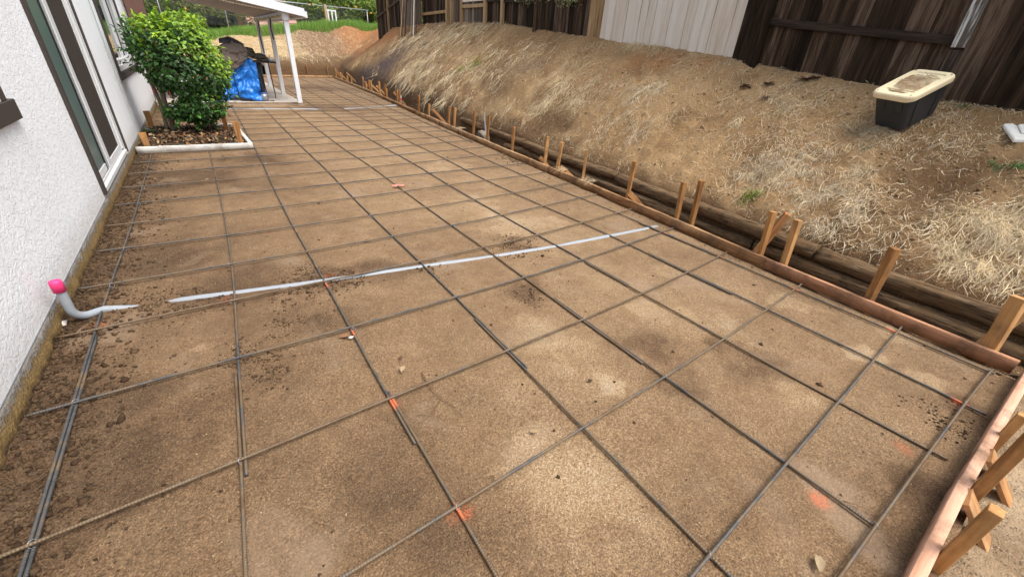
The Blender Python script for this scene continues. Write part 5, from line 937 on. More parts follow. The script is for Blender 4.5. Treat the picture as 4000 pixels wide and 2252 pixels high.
# ------------------------------------------------------------------ things stored under the cover
TY = float(posts[0][1]) + .55
def Q(zx, zy, Y=TY): return gy(800 + zx / 4.142, 100 + zy / 4.142, Y)       # pixel of a close crop -> vertical plane at depth Y
def drape(name, top, bot, mat, lab, cat, depth=.8, wr=.035, nu=60, nv=36, seed=1, curl=0.0):
    """cloth whose front hangs between two pixel lines and folds back over its top and right side"""
    T = resample(np.array([Q(*p) for p in top]), .01); B = resample(np.array([Q(*p) for p in bot]), .01)
    T = T[np.linspace(0, len(T) - 1, nu).astype(int)]; B = B[np.linspace(0, len(B) - 1, nu).astype(int)]
    v = np.linspace(0, 1, nv)[:, None, None]; G = B[None] * (1 - v) + T[None] * v
    u = np.linspace(0, 1, nu)[None]; vv_ = np.linspace(0, 1, nv)[:, None]
    f = fbm((u * 6 + vv_ * 1.5).ravel(), (vv_ * 5 - u * 2).ravel(), 1.0, 4, seed).reshape(nv, nu); rid = 1 - np.abs(fbm((u * 5 - vv_ * 3).ravel(), (vv_ * 5 + u * 3).ravel(), 1.0, 3, seed + 9).reshape(nv, nu)) * 2
    G[..., 1] += wr * f * 2 - wr * rid * .8 + .16 * vv_ ** 2 + curl * np.sin(PI * vv_); G[..., 1] -= G[..., 1].mean() - TY
    back = G[-1:].copy() + np.array([0, depth, -.03]); back[..., 2] += .02 * np.sin(np.linspace(0, 9, nu))[None]
    bl = back.copy(); bl[..., 2] = G[0, :, 2][None]
    A = np.concatenate([G, back, bl], 0); V = A.reshape(-1, 3); F_ = grid_faces(nu, nv + 2)
    # right side flap from front edge to back edge
    r_f = G[:, -1]; r_b = r_f + np.array([0, depth, 0]); k0 = len(V); S_ = np.stack([r_f + (r_b - r_f) * q for q in np.linspace(0, 1, 8)], 1); S_[..., 0] += .03 * fbm(S_[..., 1].ravel() * 4, S_[..., 2].ravel() * 4, 1, 3, 2).reshape(S_.shape[:2]); S_[:, 0] = r_f
    V = np.vstack([V, S_.reshape(-1, 3)]); F_ = np.vstack([F_, grid_faces(8, nv) + k0])
    o0 = np.array([V[:, 0].mean(), V[:, 1].mean(), V[:, 2].min()]); o = link(name, mesh_np(name, V - o0, F_, mat, None, True)); o.location = o0
    md = o.modifiers.new('thick', 'SOLIDIFY'); md.thickness = .006; return tag(o, lab, cat)
drape('tarp', [(250, 700), (450, 700), (640, 525), (690, 510), (760, 545), (835, 610)], [(200, 1235), (360, 1245), (460, 1150), (600, 1160), (780, 1200), (928, 1218)], M_TARP, 'crinkled blue tarp draped over stored things on the patio', 'tarp', .9, .05, seed=3)
TY -= .05; drape('furniture_cover', [(230, 330), (380, 270), (520, 265), (610, 290), (690, 390), (700, 440)], [(260, 760), (400, 740), (450, 725), (520, 690), (620, 600), (690, 505)], M_COVER, 'brown cloth cover draped over the blue tarp', 'cover', .7, .045, seed=8); TY += .05
TY += .1; drape('garbage_bag', [(250, 200), (330, 190), (390, 172), (470, 200), (560, 250), (650, 300)], [(260, 290), (360, 280), (430, 262), (520, 270), (600, 300), (655, 312)], M_BAG, 'folded black plastic sheet on top of the pile', 'plastic sheet', .5, .03, 50, 12, seed=12)
drape('canvas', [(680, 345), (790, 370), (830, 450), (930, 450), (1000, 480), (1040, 530)], [(690, 500), (760, 530), (850, 560), (930, 570), (1000, 572), (1030, 572)], M_OLIVE, 'crumpled olive canvas lying on the dark table', 'canvas', .6, .05, 50, 16, seed=15); TY -= .1
A, B = Q(760, 595), Q(1158, 595); tb = empty('patio_table', (float((A[0] + B[0]) / 2), TY + .35, ZS), 'dark narrow table with thin metal legs under the patio cover', 'table')
zt = float(A[2] + B[2]) / 2; box('table_top', ((A[0] + B[0]) / 2, TY + .35, zt), (B[0] - A[0], .62, .035), M_BLACK, tb, None, .004)
for (a, b, c_, d), yo in (((940, 615, 1010, 1150), .08), ((1060, 640, 1140, 1130), .62)):
    p0, p1 = Q(a, b, TY + yo), Q(c_, d, TY + yo); tube('leg', np.array([(p1[0] - .02, TY + yo, zt), (p1[0], TY + yo, zt / 2), (p1[0] + .005, TY + yo, ZS)]), .013, M_BLACK, tb, 6); tube('leg', np.array([(A[0] + .1, TY + yo, zt), (A[0] + .1, TY + yo, ZS)]), .013, M_BLACK, tb, 6)
p0, p1 = Q(880, 620), Q(985, 1110); hexa('dark_board', [(p1[0] - .10, TY + .1, ZS), (p1[0], TY + .1, ZS), (p1[0], TY + .5, ZS), (p1[0] - .10, TY + .5, ZS), (p0[0] - .02, TY + .14, zt - .03), (p0[0] + .08, TY + .14, zt - .03), (p0[0] + .08, TY + .5, zt - .03), (p0[0] - .02, TY + .5, zt - .03)], M_BLACK, None, .004); tag(bpy.data.objects['dark_board'], 'dark board leaning under the patio table', 'board')
p = Q(965, 1160, TY); rt = empty('tub', (p[0], TY, ZS), 'small grey plastic tub beside the blue tarp', 'tub'); tube('body', np.array([(p[0], TY, ZS), (p[0], TY, ZS + .17)]), [.075, .085], M_WIRE, rt, 14); tube('lid', np.array([(p[0], TY, ZS + .17), (p[0], TY, ZS + .19)]), [.09, .09], mat_flat('blue_lid', (.05, .12, .4), .5), rt, 14)
p = Q(945, 1070, TY + .05); rt = empty('paint_can', (p[0], TY + .2, ZS), 'white and red can behind the grey tub', 'can'); zc = float(p[2]); tube('body', np.array([(p[0], TY + .2, ZS), (p[0], TY + .2, zc + .06)]), .07, M_VINYL, rt, 12); tube('label', np.array([(p[0], TY + .2, zc - .05), (p[0], TY + .2, zc + .01)]), .072, M_RED, rt, 12)
p = Q(1065, 555, TY + .2); tube('jar', np.array([(0, 0, 0), (0, 0, .06), (0, 0, .075)]), [.07, .07, .05], mat_flat('clear_plastic', (.45, .47, .46), .2, .5), None, 12).location = (p[0], TY + .2, zt + .018); tag(bpy.data.objects['jar'], 'small clear plastic tub on the dark table', 'jar')
P = np.array([Q(470, 800, TY - .16), Q(500, 950, TY - .16), Q(540, 1060, TY - .16), Q(560, 1200, TY - .14), (Q(600, 1240, TY - .18))]); P = np.vstack([P, [[P[-1][0] + .3, TY - .25, ZS + .012], [P[-1][0] + .75, TY - .2, ZS + .012]]]); P[4][2] = ZS + .012; P = resample(P, .04); o = tube('strap', P - P[-1], .011, M_BLACK, None, 5); o.location = P[-1]; tag(o, 'black cord running down the blue tarp onto the slab', 'cord')
# red folding chair glimpsed behind the bush
cx, cy = float(gy(652, 370, 14.3)[0]), 14.3
ch = empty('folding_chair', (cx, cy, ZS), 'red folded chair glimpsed between the bush and the wall', 'chair')
for dx in (-.05, .06):
    tube('leg', np.array([(cx + dx, cy, ZS), (cx + dx - .02, cy + .15, .5), (cx + dx - .05, cy + .28, .86)]), .014, M_RED, ch, 6)
for zz, k_ in ((.3, 'stretcher'), (.5, 'seat'), (.72, 'backrest')): box(k_, (cx - .01, cy + .02 + zz * .3, zz), (.13, .03, .035 if zz < .4 else .11), M_RED, ch, None, .006)

# ------------------------------------------------------------------ fences
BW = .165
def fence_panel(name, ya, yb, lab, mat, side=-1, off=0.0, hgt=1.95, bw=BW, rails=(), railmat=M_FRAIL, posts_=(), postmat=None, jag=.02, gap=.004):
    ymid = (ya + yb) / 2; rt = empty(name, (float(xFence(ymid)), ymid, float(h(xFence(ymid), ymid, False))), lab, 'fence', 'board fence along the top of the bank')
    n = max(1, round((yb - ya) / bw)); w = (yb - ya) / n; an = -math.atan(.09)
    cache = {}
    for i in range(n):
        y = ya + (i + .5) * w; x = float(xFence(y)) + off + (.006 if i % 2 else -.006) + random.gauss(0, .002); z0 = float(h(x, y)) - .16 + random.uniform(0, jag); key = i % 4
        if key not in cache:
            bm = bmesh.new(); box_bm(bm, (0, 0, (hgt + .16) / 2), (.019, w + (.03 if gap < .008 else -gap * (.5 + .5 * random.random())), hgt + .16)); bmesh.ops.bevel(bm, geom=list(bm.edges), offset=.002, segments=1, affect='EDGES'); me = bpy.data.meshes.new('board'); bm.to_mesh(me); bm.free(); me.materials.append(mat); cache[key] = me
        o = link('board', cache[key]); o.location = (x, y, z0); o.rotation_euler = (random.gauss(0, .006), random.gauss(0, .006), an + random.gauss(0, .012)); local(o, rt)
    for zr, sd, mt in rails:
        A = Vector((float(xFence(ya)) + off + sd, ya, float(h(xFence(ya), ya, False)) + zr)); B = Vector((float(xFence(yb)) + off + sd, yb, float(h(xFence(yb), yb, False)) + zr)); d = B - A
        o = box('rail', (0, d.length / 2, 0), (.038, d.length, .085), mt or railmat, None, None, .004, world=False); o.location = A; o.rotation_euler = (math.asin(d.z / d.length), 0, math.atan2(-d.x, d.y)); local(o, rt)
    for yp, wd_, mt, zb, zt_ in posts_:
        x = float(xFence(yp)) + off - .055; z0 = float(h(x, yp)) + zb; o = box('post', (0, 0, (zt_ - zb) / 2), (.088, wd_, zt_ - zb), mt, None, None, .004, world=False); o.location = (x, yp, z0); o.rotation_euler = (0, 0, an); local(o, rt)
    return rt
fence_panel('fence', -2.2, 1.52, 'dark weathered fence stretch running out of the right edge', M_FDARK, off=-.075, bw=.19, jag=.04, rails=((.5, .05, None),))
fence_panel('fence', 1.53, 3.60, 'dark fence bay with an exposed rail behind the storage tote', M_FDARK, off=0.0, bw=.19, rails=((.47, -.035, None),), posts_=((1.60, .10, M_FWHITE, .44, 2.0), (1.60, .09, M_FGREY, .08, .42), (3.64, .10, M_FDARK, -.05, 2.0)), jag=.05)
fence_panel('fence', 3.60, 3.97, 'narrow dark boards between the light panel and the dark bay', M_FDARK, off=-.07, bw=.185)
fence_panel('fence', 3.98, 6.96, 'pale new fence panel of clean vertical boards', M_FLIGHT, off=-.035, bw=.165, jag=.06, gap=.010); seam_shade = fence_panel('fence', 3.98, 6.96, 'added dark boards standing in for shade between the pale fence boards', M_FDARK, off=.02, bw=.30)  # second panel: added dark boards that put shadow into the pale panel's seams
fence_panel('fence', 6.97, 7.33, 'two brown boards at the left end of the pale panel', M_FBROWN, off=-.03, bw=.18)
fence_panel('fence', 7.34, 9.22, 'black weathered fence bay left of the pale panel', M_FDARK, off=-.02, bw=.13, jag=.10, rails=((.5, .04, None),), posts_=((9.24, .10, M_FDARK, -.05, 2.0),))
fence_panel('fence', 9.26, 11.9, 'dark fence bay with a sagging rail near mid bank', M_FDARK, off=.03, bw=.13, jag=.12, rails=((.52, -.04, None),), posts_=((10.95, .09, M_FBROWN, -.05, 2.0), (11.95, .11, M_FBROWN, -.05, 2.0)))
fence_panel('fence', 12.0, 13.5, 'grey fence bay with a pale horizontal rail', M_FGREY, off=.03, bw=.13, jag=.1, rails=((.55, -.04, M_FLIGHT), (.40, -.05, M_FBROWN)), posts_=((13.55, .10, M_FBROWN, -.05, 2.0),))
fence_panel('fence', 13.6, 14.6, 'narrow bay of grey and brown boards up the bank', M_FGREY, off=-.01, bw=.14, posts_=((14.62, .12, M_FBROWN, -.05, 2.0), (14.25, .12, M_FBROWN, -.05, 2.0)))
fence_panel('fence', 14.7, 17.2, 'black fence bay with a bowed bottom board', M_FDARK, off=.02, bw=.14, jag=.15, rails=((.30, -.05, M_FBROWN), (1.2, -.04, None)))
fence_panel('fence', 17.3, 19.6, 'grey fence bay behind the leaning planks', M_FGREY, off=.0, bw=.14, posts_=((19.6, .1, M_FGREY, 0, 2.0),))
fence_panel('fence', 19.7, 24.0, 'farthest dark fence bay next to the citrus trees', M_FDARK, off=.05, bw=.14, rails=((1.0, -.04, M_FGREY),), posts_=((21.8, .1, M_FBROWN, 0, 2.1),))
for i, (y, dx, lean, lab) in enumerate(((18.7, -.55, .14, 'leftmost of the loose planks leaning on the fence'), (18.35, -.5, .12, 'brown loose plank second from left leaning on the fence'), (17.7, -.62, .30, 'third loose plank leaning steeply on the fence'), (17.5, -.55, .27, 'fourth loose plank leaning steeply on the fence'), (17.3, -.5, .24, 'rightmost pale loose plank leaning on the fence'))):
    x = float(xFence(y)) + dx; z0 = float(h(x, y)); stick('plank', (x, y - lean * 2.2, z0 - .03), (float(xFence(y)) - .08, y + .1, z0 + 2.0), .03, .13, (M_FBROWN, M_FGREY, M_FGREY, M_FLIGHT, M_FGREY)[i], lab, 'plank', 'loose planks against the fence', .1, .2)
g = on_bank(1700, 150)
# leafy branch hanging over the fence top
for (px, py, n, lab) in ((2235, -8, 260, 'pale green leaves hanging over the black fence bay'), (2075, -14, 200, 'small leafy spray above the sagging rail bay')):
    d = ray(px, py); t = (6.6 - CAM[0] + .09 * CAM[1]) / (d[0] - .09 * d[1]); c_ = CAM + d * t
    P = c_ + rng.normal(0, 1, (n, 3)) * np.array([.12, .22, .09]) + np.array([0, 0, .06]); dv_ = unit(rng.normal(size=(n, 3)) + np.array([0, 0, -.8])); nr_ = unit(np.cross(dv_, rng.normal(size=(n, 3)))); b = rng.random((n, 1)); cc = np.array([.10, .14, .05]) * (1 - b) + np.array([.33, .36, .16]) * b
    rt = empty('overhanging_branch', tuple(c_), lab, 'branch'); V, F_, C_ = leaf_quads(P, np.full(n, .06), np.full(n, .03), nr_, dv_, cc); o = link('foliage', mesh_np('foliage', V, F_, M_TLEAF, C_)); local(o, rt); o['kind'] = 'stuff'
    tube('twig', np.array([tuple(c_ + np.array([.6, .1, .5])), tuple(c_ + np.array([.25, .05, .25])), tuple(c_)]), [.016, .011, .006], M_BARK, rt, 5)

# ------------------------------------------------------------------ storage tote on the bank
A = on_bank(3412, 487); kk = float(np.linalg.norm(A - CAM)) / 6.292
yw, pt, ro = -.311, .441, -.08
ty = Vector((math.cos(yw) * math.cos(pt), math.sin(yw) * math.cos(pt), math.sin(pt))); tx0 = Vector((math.sin(yw), -math.cos(yw), 0)); tz0 = tx0.cross(ty); tx = tx0 * math.cos(ro) + tz0 * math.sin(ro); tz = tx.cross(ty)
TW, TL, TH = .285 * kk, .424 * kk, .378 * kk + .004
TM = Matrix((tx, ty, tz)).transposed().to_4x4(); TM.translation = Vector(A)
tote = empty('storage_tote', tuple(A), 'black storage tote with dirty cream lid standing on the bank', 'tote')
def rrect(w, l, r, z, n=5):
    out = []
    for cx, cy, a0 in ((w / 2 - r, l / 2 - r, 0), (-w / 2 + r, l / 2 - r, PI / 2), (-w / 2 + r, -l / 2 + r, PI), (w / 2 - r, -l / 2 + r, 3 * PI / 2)):
        for i in range(n): t = a0 + PI / 2 * i / (n - 1); out.append((cx + r * math.cos(t) + TW / 2, cy + r * math.sin(t) + TL / 2, z))
    return out
def loft(name, rings, mat, closed0=True, closed1=True, parent=tote, M_=TM):
    bm = bmesh.new(); R_ = [[bm.verts.new(M_ @ Vector(p)) for p in r] for r in rings]; k = len(R_[0])
    for a, b in zip(R_, R_[1:]):
        for i in range(k): bm.faces.new((a[i], a[(i + 1) % k], b[(i + 1) % k], b[i]))
    if closed0: bm.faces.new(R_[0][::-1])
    if closed1: bm.faces.new(R_[-1])
    bmesh.ops.recalc_face_normals(bm, faces=bm.faces); return bm_obj(name, bm, mat, parent)
k1 = (TW + .075 * kk) / TW; k2 = (TL + .09 * kk) / TL
loft('body', [rrect(TW, TL, .035, 0), rrect(TW * 1.02, TL * 1.01, .035, .01), rrect(TW * k1, TL * k2, .045, TH - .02)], M_TOTE)
for sgn in (-1, 1):                                                       # corner ribs on the long sides and end panels
    for q in (-.27, 0.27):
        hx = lambda z: TW / 2 + sgn * (TW / 2 * (1 + (k1 - 1) * z / TH) + .002)
        P_ = []
        for z in (.02, TH - .045):
            for dx, dy in ((-.006, -.016), (.009, -.012), (.009, .012), (-.006, .016)): P_.append(tuple(TM @ Vector((hx(z) + sgn * dx, TL / 2 + q * TL * (1 + (k2 - 1) * z / TH) + dy, z))))
        hexa('rib', P_, M_TOTE, tote, .002)
for q in (-.26, .26):
    P_ = []
    for z in (TH * .52, TH - .045):
        yy_ = TL / 2 - TL / 2 * (1 + (k2 - 1) * z / TH)
        for dx, dy in ((-.032, .008), (.032, .008), (.032, -.010), (-.032, -.010)): P_.append(tuple(TM @ Vector((TW / 2 + q * TW * 1.15 + dx, yy_ + dy, z))))
    hexa('end_panel', P_[:8], M_TOTE, tote, .003)
kw, kl = TW + .104 * kk + .012, TL + .128 * kk + .012
loft('lid', [rrect(kw, kl, .07, TH - .05), rrect(kw + .006, kl + .006, .07, TH - .02), rrect(kw, kl, .07, TH - .004), rrect(kw - .018, kl - .018, .062, TH + .004), rrect(kw - .10, kl - .10, .04, TH + .004), rrect(kw - .115, kl - .115, .035, TH - .008)], M_LID)
lid = [q for q in tote.children if q.name.startswith('lid')][0]
for dy in (-.36, .36): hexa('lid_rib', [tuple(TM @ Vector((TW / 2 + a * (kw - .13) / 2, TL / 2 + dy * kl * .74 + b, z))) for z in (TH - .007, TH + .001) for a, b in ((-1, -.004), (1, -.004), (1, .004), (-1, .004))], M_LID, lid)
for a in (-1, 1):
    for b in (-1, 1): hexa('latch_hole', [tuple(TM @ Vector((TW / 2 + a * (kw / 2 - .035) + u_, TL / 2 + b * (kl / 2 - .04) + v_, z))) for z in (TH + .0045, TH + .006) for u_, v_ in ((-.004, -.008), (.004, -.008), (.004, .008), (-.004, .008))], M_BLACK, lid)
xv = np.linspace(-1, 1, 30); X, Y = np.meshgrid(xv, np.linspace(-1, 1, 44)); X = X.ravel(); Y = Y.ravel(); q = fbm(X * 1.4 + 3, Y * 2, 1.3, 3, 5); z = np.where(np.abs(X) ** 4 + np.abs(Y) ** 4 < .9, .006 + .02 * np.maximum(q + .05, -.35), -.012)
V = np.array([(TM @ Vector((TW / 2 + a * (kw - .13) / 2, TL / 2 + b * (kl - .14) / 2, TH - .0075 + c_)))[:] for a, b, c_ in zip(X, Y, z)]); n = np.clip(.5 + 1.5 * q, 0, 1)[:, None]
o0 = V.mean(0); o = link('lid_dirt', mesh_np('lid_dirt', V - o0, grid_faces(30, 44), M_CLOD, np.array([.52, .42, .27]) * (1 - n) + np.array([.27, .18, .10]) * n, True)); o.location = o0; tag(o, 'dried mud lying in the tote lid', 'dirt')
n = 34; a = rng.uniform(-.9, .9, (n, 2)); an = rng.uniform(0, PI, n); L = .03 + .09 * rng.random(n); t = np.linspace(-.5, .5, 4); P = np.zeros((n, 4, 3))
for i in range(n):
    for j in range(4):
        P[i, j] = (TM @ Vector((TW / 2 + a[i, 0] * (kw - .15) / 2 + math.cos(an[i]) * L[i] * t[j], TL / 2 + a[i, 1] * (kl - .16) / 2 + math.sin(an[i]) * L[i] * t[j], TH + .018 + .01 * math.sin(i + j))))[:]
tag(link('straw_bits', ribbons('straw_bits', P, np.full(n, .004), np.tile([.3, -.4, .85], (n, 1)), straw_cols(n) * .8, M_STRAW, False)), 'dry straw bits lying on the tote lid', 'straw', kind='stuff')
# pale panel at the right edge
g = on_bank(3950, 545); ux, uy = Vector((.62, -.75, .02)).normalized(), Vector((.7, .6, .33)).normalized(); c0 = Vector(g)
hexa('plastic_panel', [tuple(c0 + ux * a + uy * b + Vector((0, 0, z))) for z in (.0, .035) for a, b in ((-.02, -.06), (.62, -.02), (.62, .42), (.02, .22))], M_PANEL, None, .008); tag(bpy.data.objects['plastic_panel'], 'off-white plastic panel lying at the right edge of the bank', 'panel')
hexa('raised_field', [tuple(c0 + ux * a + uy * b + Vector((0, 0, z))) for z in (.036, .055) for a, b in ((.06, .03), (.56, .06), (.56, .34), (.10, .18))], M_PANEL, bpy.data.objects['plastic_panel'], .008)
# big dry leaves
for i, (px, py, r) in enumerate(((2915, 335, .09), (3000, 332, .08), (3140, 322, .10), (3180, 315, .08), (2990, 385, .06))):
    g = on_bank(px, py); n = 8; a = np.linspace(0, 2 * PI, n, endpoint=False) + i; dv_ = unit(np.stack([np.cos(a), np.sin(a), rng.normal(.1, .2, n)], 1)); nr_ = unit(np.cross(np.cross(dv_, np.array([0, 0, 1.])), dv_)); V, F_, C_ = leaf_quads(np.zeros((n, 3)), np.full(n, r), np.full(n, r * .5), nr_, dv_, np.tile([.075, .026, .018], (n, 1)), -.06)
    o = link('dry_leaf', mesh_np('dry_leaf', V, F_, M_LITTER, C_)); o.location = (g[0], g[1], float(h(g[0], g[1])) + .018); tag(o, ('leftmost', 'second', 'largest right hand', 'rightmost', 'lowest')[i] + ' of the curled dark red dead leaves on the bank', 'dead leaf', 'curled dead leaves on the bank')

# ------------------------------------------------------------------ small things on the pad
def twig(px, lab, r=.0035):
    P = np.array([gp(a, b) for a, b in px]); P[:, 2] = r * .6 + .004 * np.sin(np.arange(len(P))); P = resample(smooth_line(resample(P, .04), 2), .02); o = tube('twig', P - P[0], np.linspace(r, r * .35, len(P)), M_TWIG, None, 5); o.location = P[0]; tag(o, lab, 'twig')
twig([(1650, 1455), (1672, 1500), (1700, 1535), (1745, 1570), (1790, 1592), (1815, 1630)], 'long forked looking twig across the third bay')
twig([(1720, 1560), (1718, 1580), (1690, 1615), (1640, 1655)], 'short twig branching off the long twig', .0028)
twig([(1635, 1620), (1665, 1622), (1695, 1628)], 'tiny twig left of the long twig', .002); twig([(1925, 1855), (1945, 1885), (1952, 1930)], 'small pale twig under the lower cross rebar', .0022)
twig([(3295, 1957), (3350, 1968), (3400, 1990), (3450, 2020)], 'curved twig by the rebar end at lower right', .003); twig([(2765, 1325), (2800, 1355), (2840, 1385)], 'thin dark twig in the right hand bays', .002); twig([(1555, 1418), (1600, 1412), (1650, 1400)], 'short twig below the pebble pair', .002); twig([(2870, 1680), (2890, 1690), (2900, 1715)], 'thin twig near the pale dust patches', .002)
n = 26; fl = [(640, 690), (700, 640), (745, 655), (560, 660), (800, 600), (860, 610), (735, 615), (600, 700), (690, 605), (540, 640), (780, 665), (820, 700), (1005, 600), (955, 640), (1240, 790), (1580, 1430), (1370, 1310), (2068, 1686), (1570, 1405), (3200, 2170), (1190, 870), (1330, 930), (1420, 940), (1030, 640), (1320, 585), (1370, 575)]
pal = [(.22, .11, .05), (.28, .19, .10), (.10, .055, .03), (.30, .22, .13)]; lms = []
for cq in pal:
    v_, f_, c_ = leaf_quads(np.zeros((1, 3)), np.array([.062]), np.array([.03]), np.array([[0, 0, 1.]]), np.array([[1., 0, 0]]), np.array([cq]), .25); lms.append(mesh_np('fallen_leaf', v_, f_, M_LITTER, c_))
for i, (a, b) in enumerate(fl):
    g = gp(a, b); o = link('fallen_leaf', lms[i % 4]); o.location = (g[0], g[1], .004); o.rotation_euler = (random.uniform(-.3, .3), random.uniform(-.3, .1), random.uniform(0, 6.28)); s = random.uniform(.6, 1.1); o.scale = (s, s, s); tag(o, f'{ordn(sorted(fl, key=lambda q: (q[1], q[0])).index((a, b)) + 1)} dry leaf from the planter side, lying on the dirt pad', 'leaf', 'dry leaves on the dirt pad')
for (px, py, s, cl, lab) in ((222, 1268, .040, (.62, .52, .47), 'broken pinkish white chip at the wall foot'), (1372, 1318, .016, (.55, .52, .45), 'pale stone chip beside the third long rebar'), (2305, 1485, .012, (.06, .045, .03), 'dark pebble in the centre bays')):
    g = gp(px, py); o = link('stone_chip', lumps('stone_chip', np.zeros((1, 3)), np.array([s]), np.array([cl]), M_CLOD, True, .35)); o.location = (g[0], g[1], .002); tag(o, lab, 'stone')
g = gp(1557, 728); o = link('flagging_tape', ribbons('flagging_tape', np.array([[(-.07, .03, 0), (-.02, .0, .012), (.03, -.02, .006), (.07, .0, .001)], [(-.05, -.03, .001), (0, .01, .016), (.03, .03, .008), (.05, .06, .002)]]), np.array([.03, .028]), unit(np.array([[.2, 1, .2], [1, -.5, .2]])), np.array([[.78, .25, .2], [.72, .3, .25]]), M_STRAW, False)); o.location = (g[0], g[1], .010); tag(o, 'scrap of pink flagging tape on a long rebar', 'tape')
# straw wisps caught on the form board
for (px, py, lab) in ((2190, 668, 'straw wisp draped over the form board by the curled kicker'), (2265, 715, 'straw wisp draped over the form board by a stake'), (1790, 505, 'straw wisp over the form below hanging straw')):
    g = gp(px, py, .08); n = 26; x0 = float(xF(g[1])) + .05; t = np.linspace(0, 1, 5); P = np.zeros((n, 5, 3)); P[:, :, 0] = .16 * (1 - t) * rng.random((n, 1)) - .12 * t * (.3 + .7 * rng.random((n, 1))); P[:, :, 1] = rng.normal(0, .03, (n, 1)) + rng.normal(0, .08, (n, 1)) * t; P[:, :, 2] = .02 + .05 * np.sin(t * PI) * rng.random((n, 1)) - .07 * t ** 3 * rng.random((n, 1))
    o = link('straw_wisp', ribbons('straw_wisp', P, np.full(n, .004), unit(np.tile([.1, 1, .3], (n, 1))), straw_cols(n), M_STRAW)); o.location = (x0 - .03, g[1], .075); tag(o, lab, 'straw')

# ------------------------------------------------------------------ chain link fence, citrus trees and the neighbour's house behind the far bank
CY = 31.8
zg = lambda x, y: float(h(x, y, False))
cl = empty('chain_link_fence', (6, CY, zg(6, CY)), 'chain link fence with metal top rail behind the green grass', 'fence')
x0, x1 = -1.0, 11.2; zb = zg(6, CY); zt_ = zb + 1.45
tube('top_rail', np.array([(x0, CY, zt_), (5, CY, zt_ - .03), (x1, CY, zt_ + .05)]), .024, M_WIRE, cl, 8)
for x in (.3, 3.2, 5.8, 8.6, 11.1): tube('post', np.array([(x, CY, zb - .2), (x, CY, zt_ + .03)]), .026, M_WIRE, cl, 8)
VV, FF, k = [], [], 0
for s in (-1, 1):
    for xs in np.arange(x0 - 1.5, x1 + 1.5, .11):
        P = np.array([(xs, CY + .004 * s, zb), (xs + s * 1.42, CY + .004 * s, zt_ - .02)])
        if min(P[:, 0]) < x0 or max(P[:, 0]) > x1: continue
        V, Fq = tube_np(P, .0017, 3, False); VV.append(V); FF.append(Fq + k); k += len(V)
o = link('wire_mesh', mesh_np('wire_mesh', np.vstack(VV), np.vstack(FF), M_WIRE)); local(o, cl); o['kind'] = 'stuff'
box('post', (0, 0, .55), (.13, .13, 1.35), M_FBROWN, None, None, .01).name = 'wood_post'; o = bpy.data.objects['wood_post']; g = gy(1283, 115, 30.6); o.location = (g[0], 30.6, zg(g[0], 30.6) - .1); o.rotation_euler = (0, -.05, .2); tag(o, 'short weathered wooden post in front of the chain link', 'post')
g = gy(1303, 105, 31.2); fr = empty('white_frame', (g[0], 31.2, zg(g[0], 31.2)), 'small white slatted frame standing in the green grass', 'frame'); z0 = zg(g[0], 31.2)
for dx in (-.22, 0, .22): box('slat', (g[0] + dx, 31.2, z0 + .42), (.07, .04, .84), M_WPAINT, fr, None, .004)
for dz in (.06, .80): box('rail', (g[0], 31.235, z0 + dz), (.52, .03, .07), M_WPAINT, fr, None, .004)
def citrus(x, y, r, zc, lab, seed, n=5200, dark=.0, fruits=14, trunk=True, lean=.1):
    R_ = np.random.default_rng(seed); z0 = zg(x, y); t = empty('citrus_tree', (x, y, z0), lab, 'tree', 'trees behind the chain link fence')
    P = np.array([(x, y, z0 - .1), (x + lean * .4, y, z0 + .6), (x + lean, y, z0 + 1.4), (x + lean * 1.4, y, zc)]); tube('trunk', resample(P, .2), np.linspace(.13, .07, len(resample(P, .2))), M_BARK, t, 9)
    for q in range(6):
        a = q * 1.05 + seed; e = np.array([math.cos(a) * r * .7, math.sin(a) * r * .6, .5 + .4 * math.sin(q * 3)]); s = np.array([x + lean, y, z0 + 1.2 + .1 * q]); tube('limb', np.array([s, s + e * .5 + np.array([0, 0, .15]), s + e]), [.05, .035, .015], M_BARK, t, 6)
    cs = np.array([x, y, zc]) + R_.normal(0, 1, (26, 3)) * np.array([r * .5, r * .45, r * .45]); rs = r * (.22 + .22 * R_.random(26))
    i = R_.integers(0, 26, n); d = unit(R_.normal(size=(n, 3))); P = cs[i] + d * (rs[i] * R_.random(n) ** .35)[:, None]; k = P[:, 2] > z0 + .35; P = P[k]; d = d[k]; n = len(P)
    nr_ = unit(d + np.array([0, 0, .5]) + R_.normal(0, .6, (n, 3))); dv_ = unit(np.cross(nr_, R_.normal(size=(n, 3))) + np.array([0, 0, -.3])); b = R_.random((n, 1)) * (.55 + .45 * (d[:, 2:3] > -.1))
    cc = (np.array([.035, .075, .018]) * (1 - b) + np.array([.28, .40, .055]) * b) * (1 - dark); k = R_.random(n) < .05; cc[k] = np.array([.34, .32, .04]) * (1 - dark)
    V, F_, C_ = leaf_quads(P, .11 + .06 * R_.random(n), np.full(n, .07), nr_, dv_, cc); o = link('crown', mesh_np('crown', V, F_, M_TLEAF, C_)); local(o, t); o['kind'] = 'stuff'
    for q in range(fruits):
        o = link('orange', FR); p = cs[R_.integers(0, 26)] + np.array([R_.normal(0, .25), -r * .35 - .2, R_.normal(0, .25)]); o.location = (p[0], p[1], max(p[2], z0 + .8)); local(o, t)
FR = mesh_np('orange', ICO_V * .055, ICO_F, M_FRUIT, None, True)
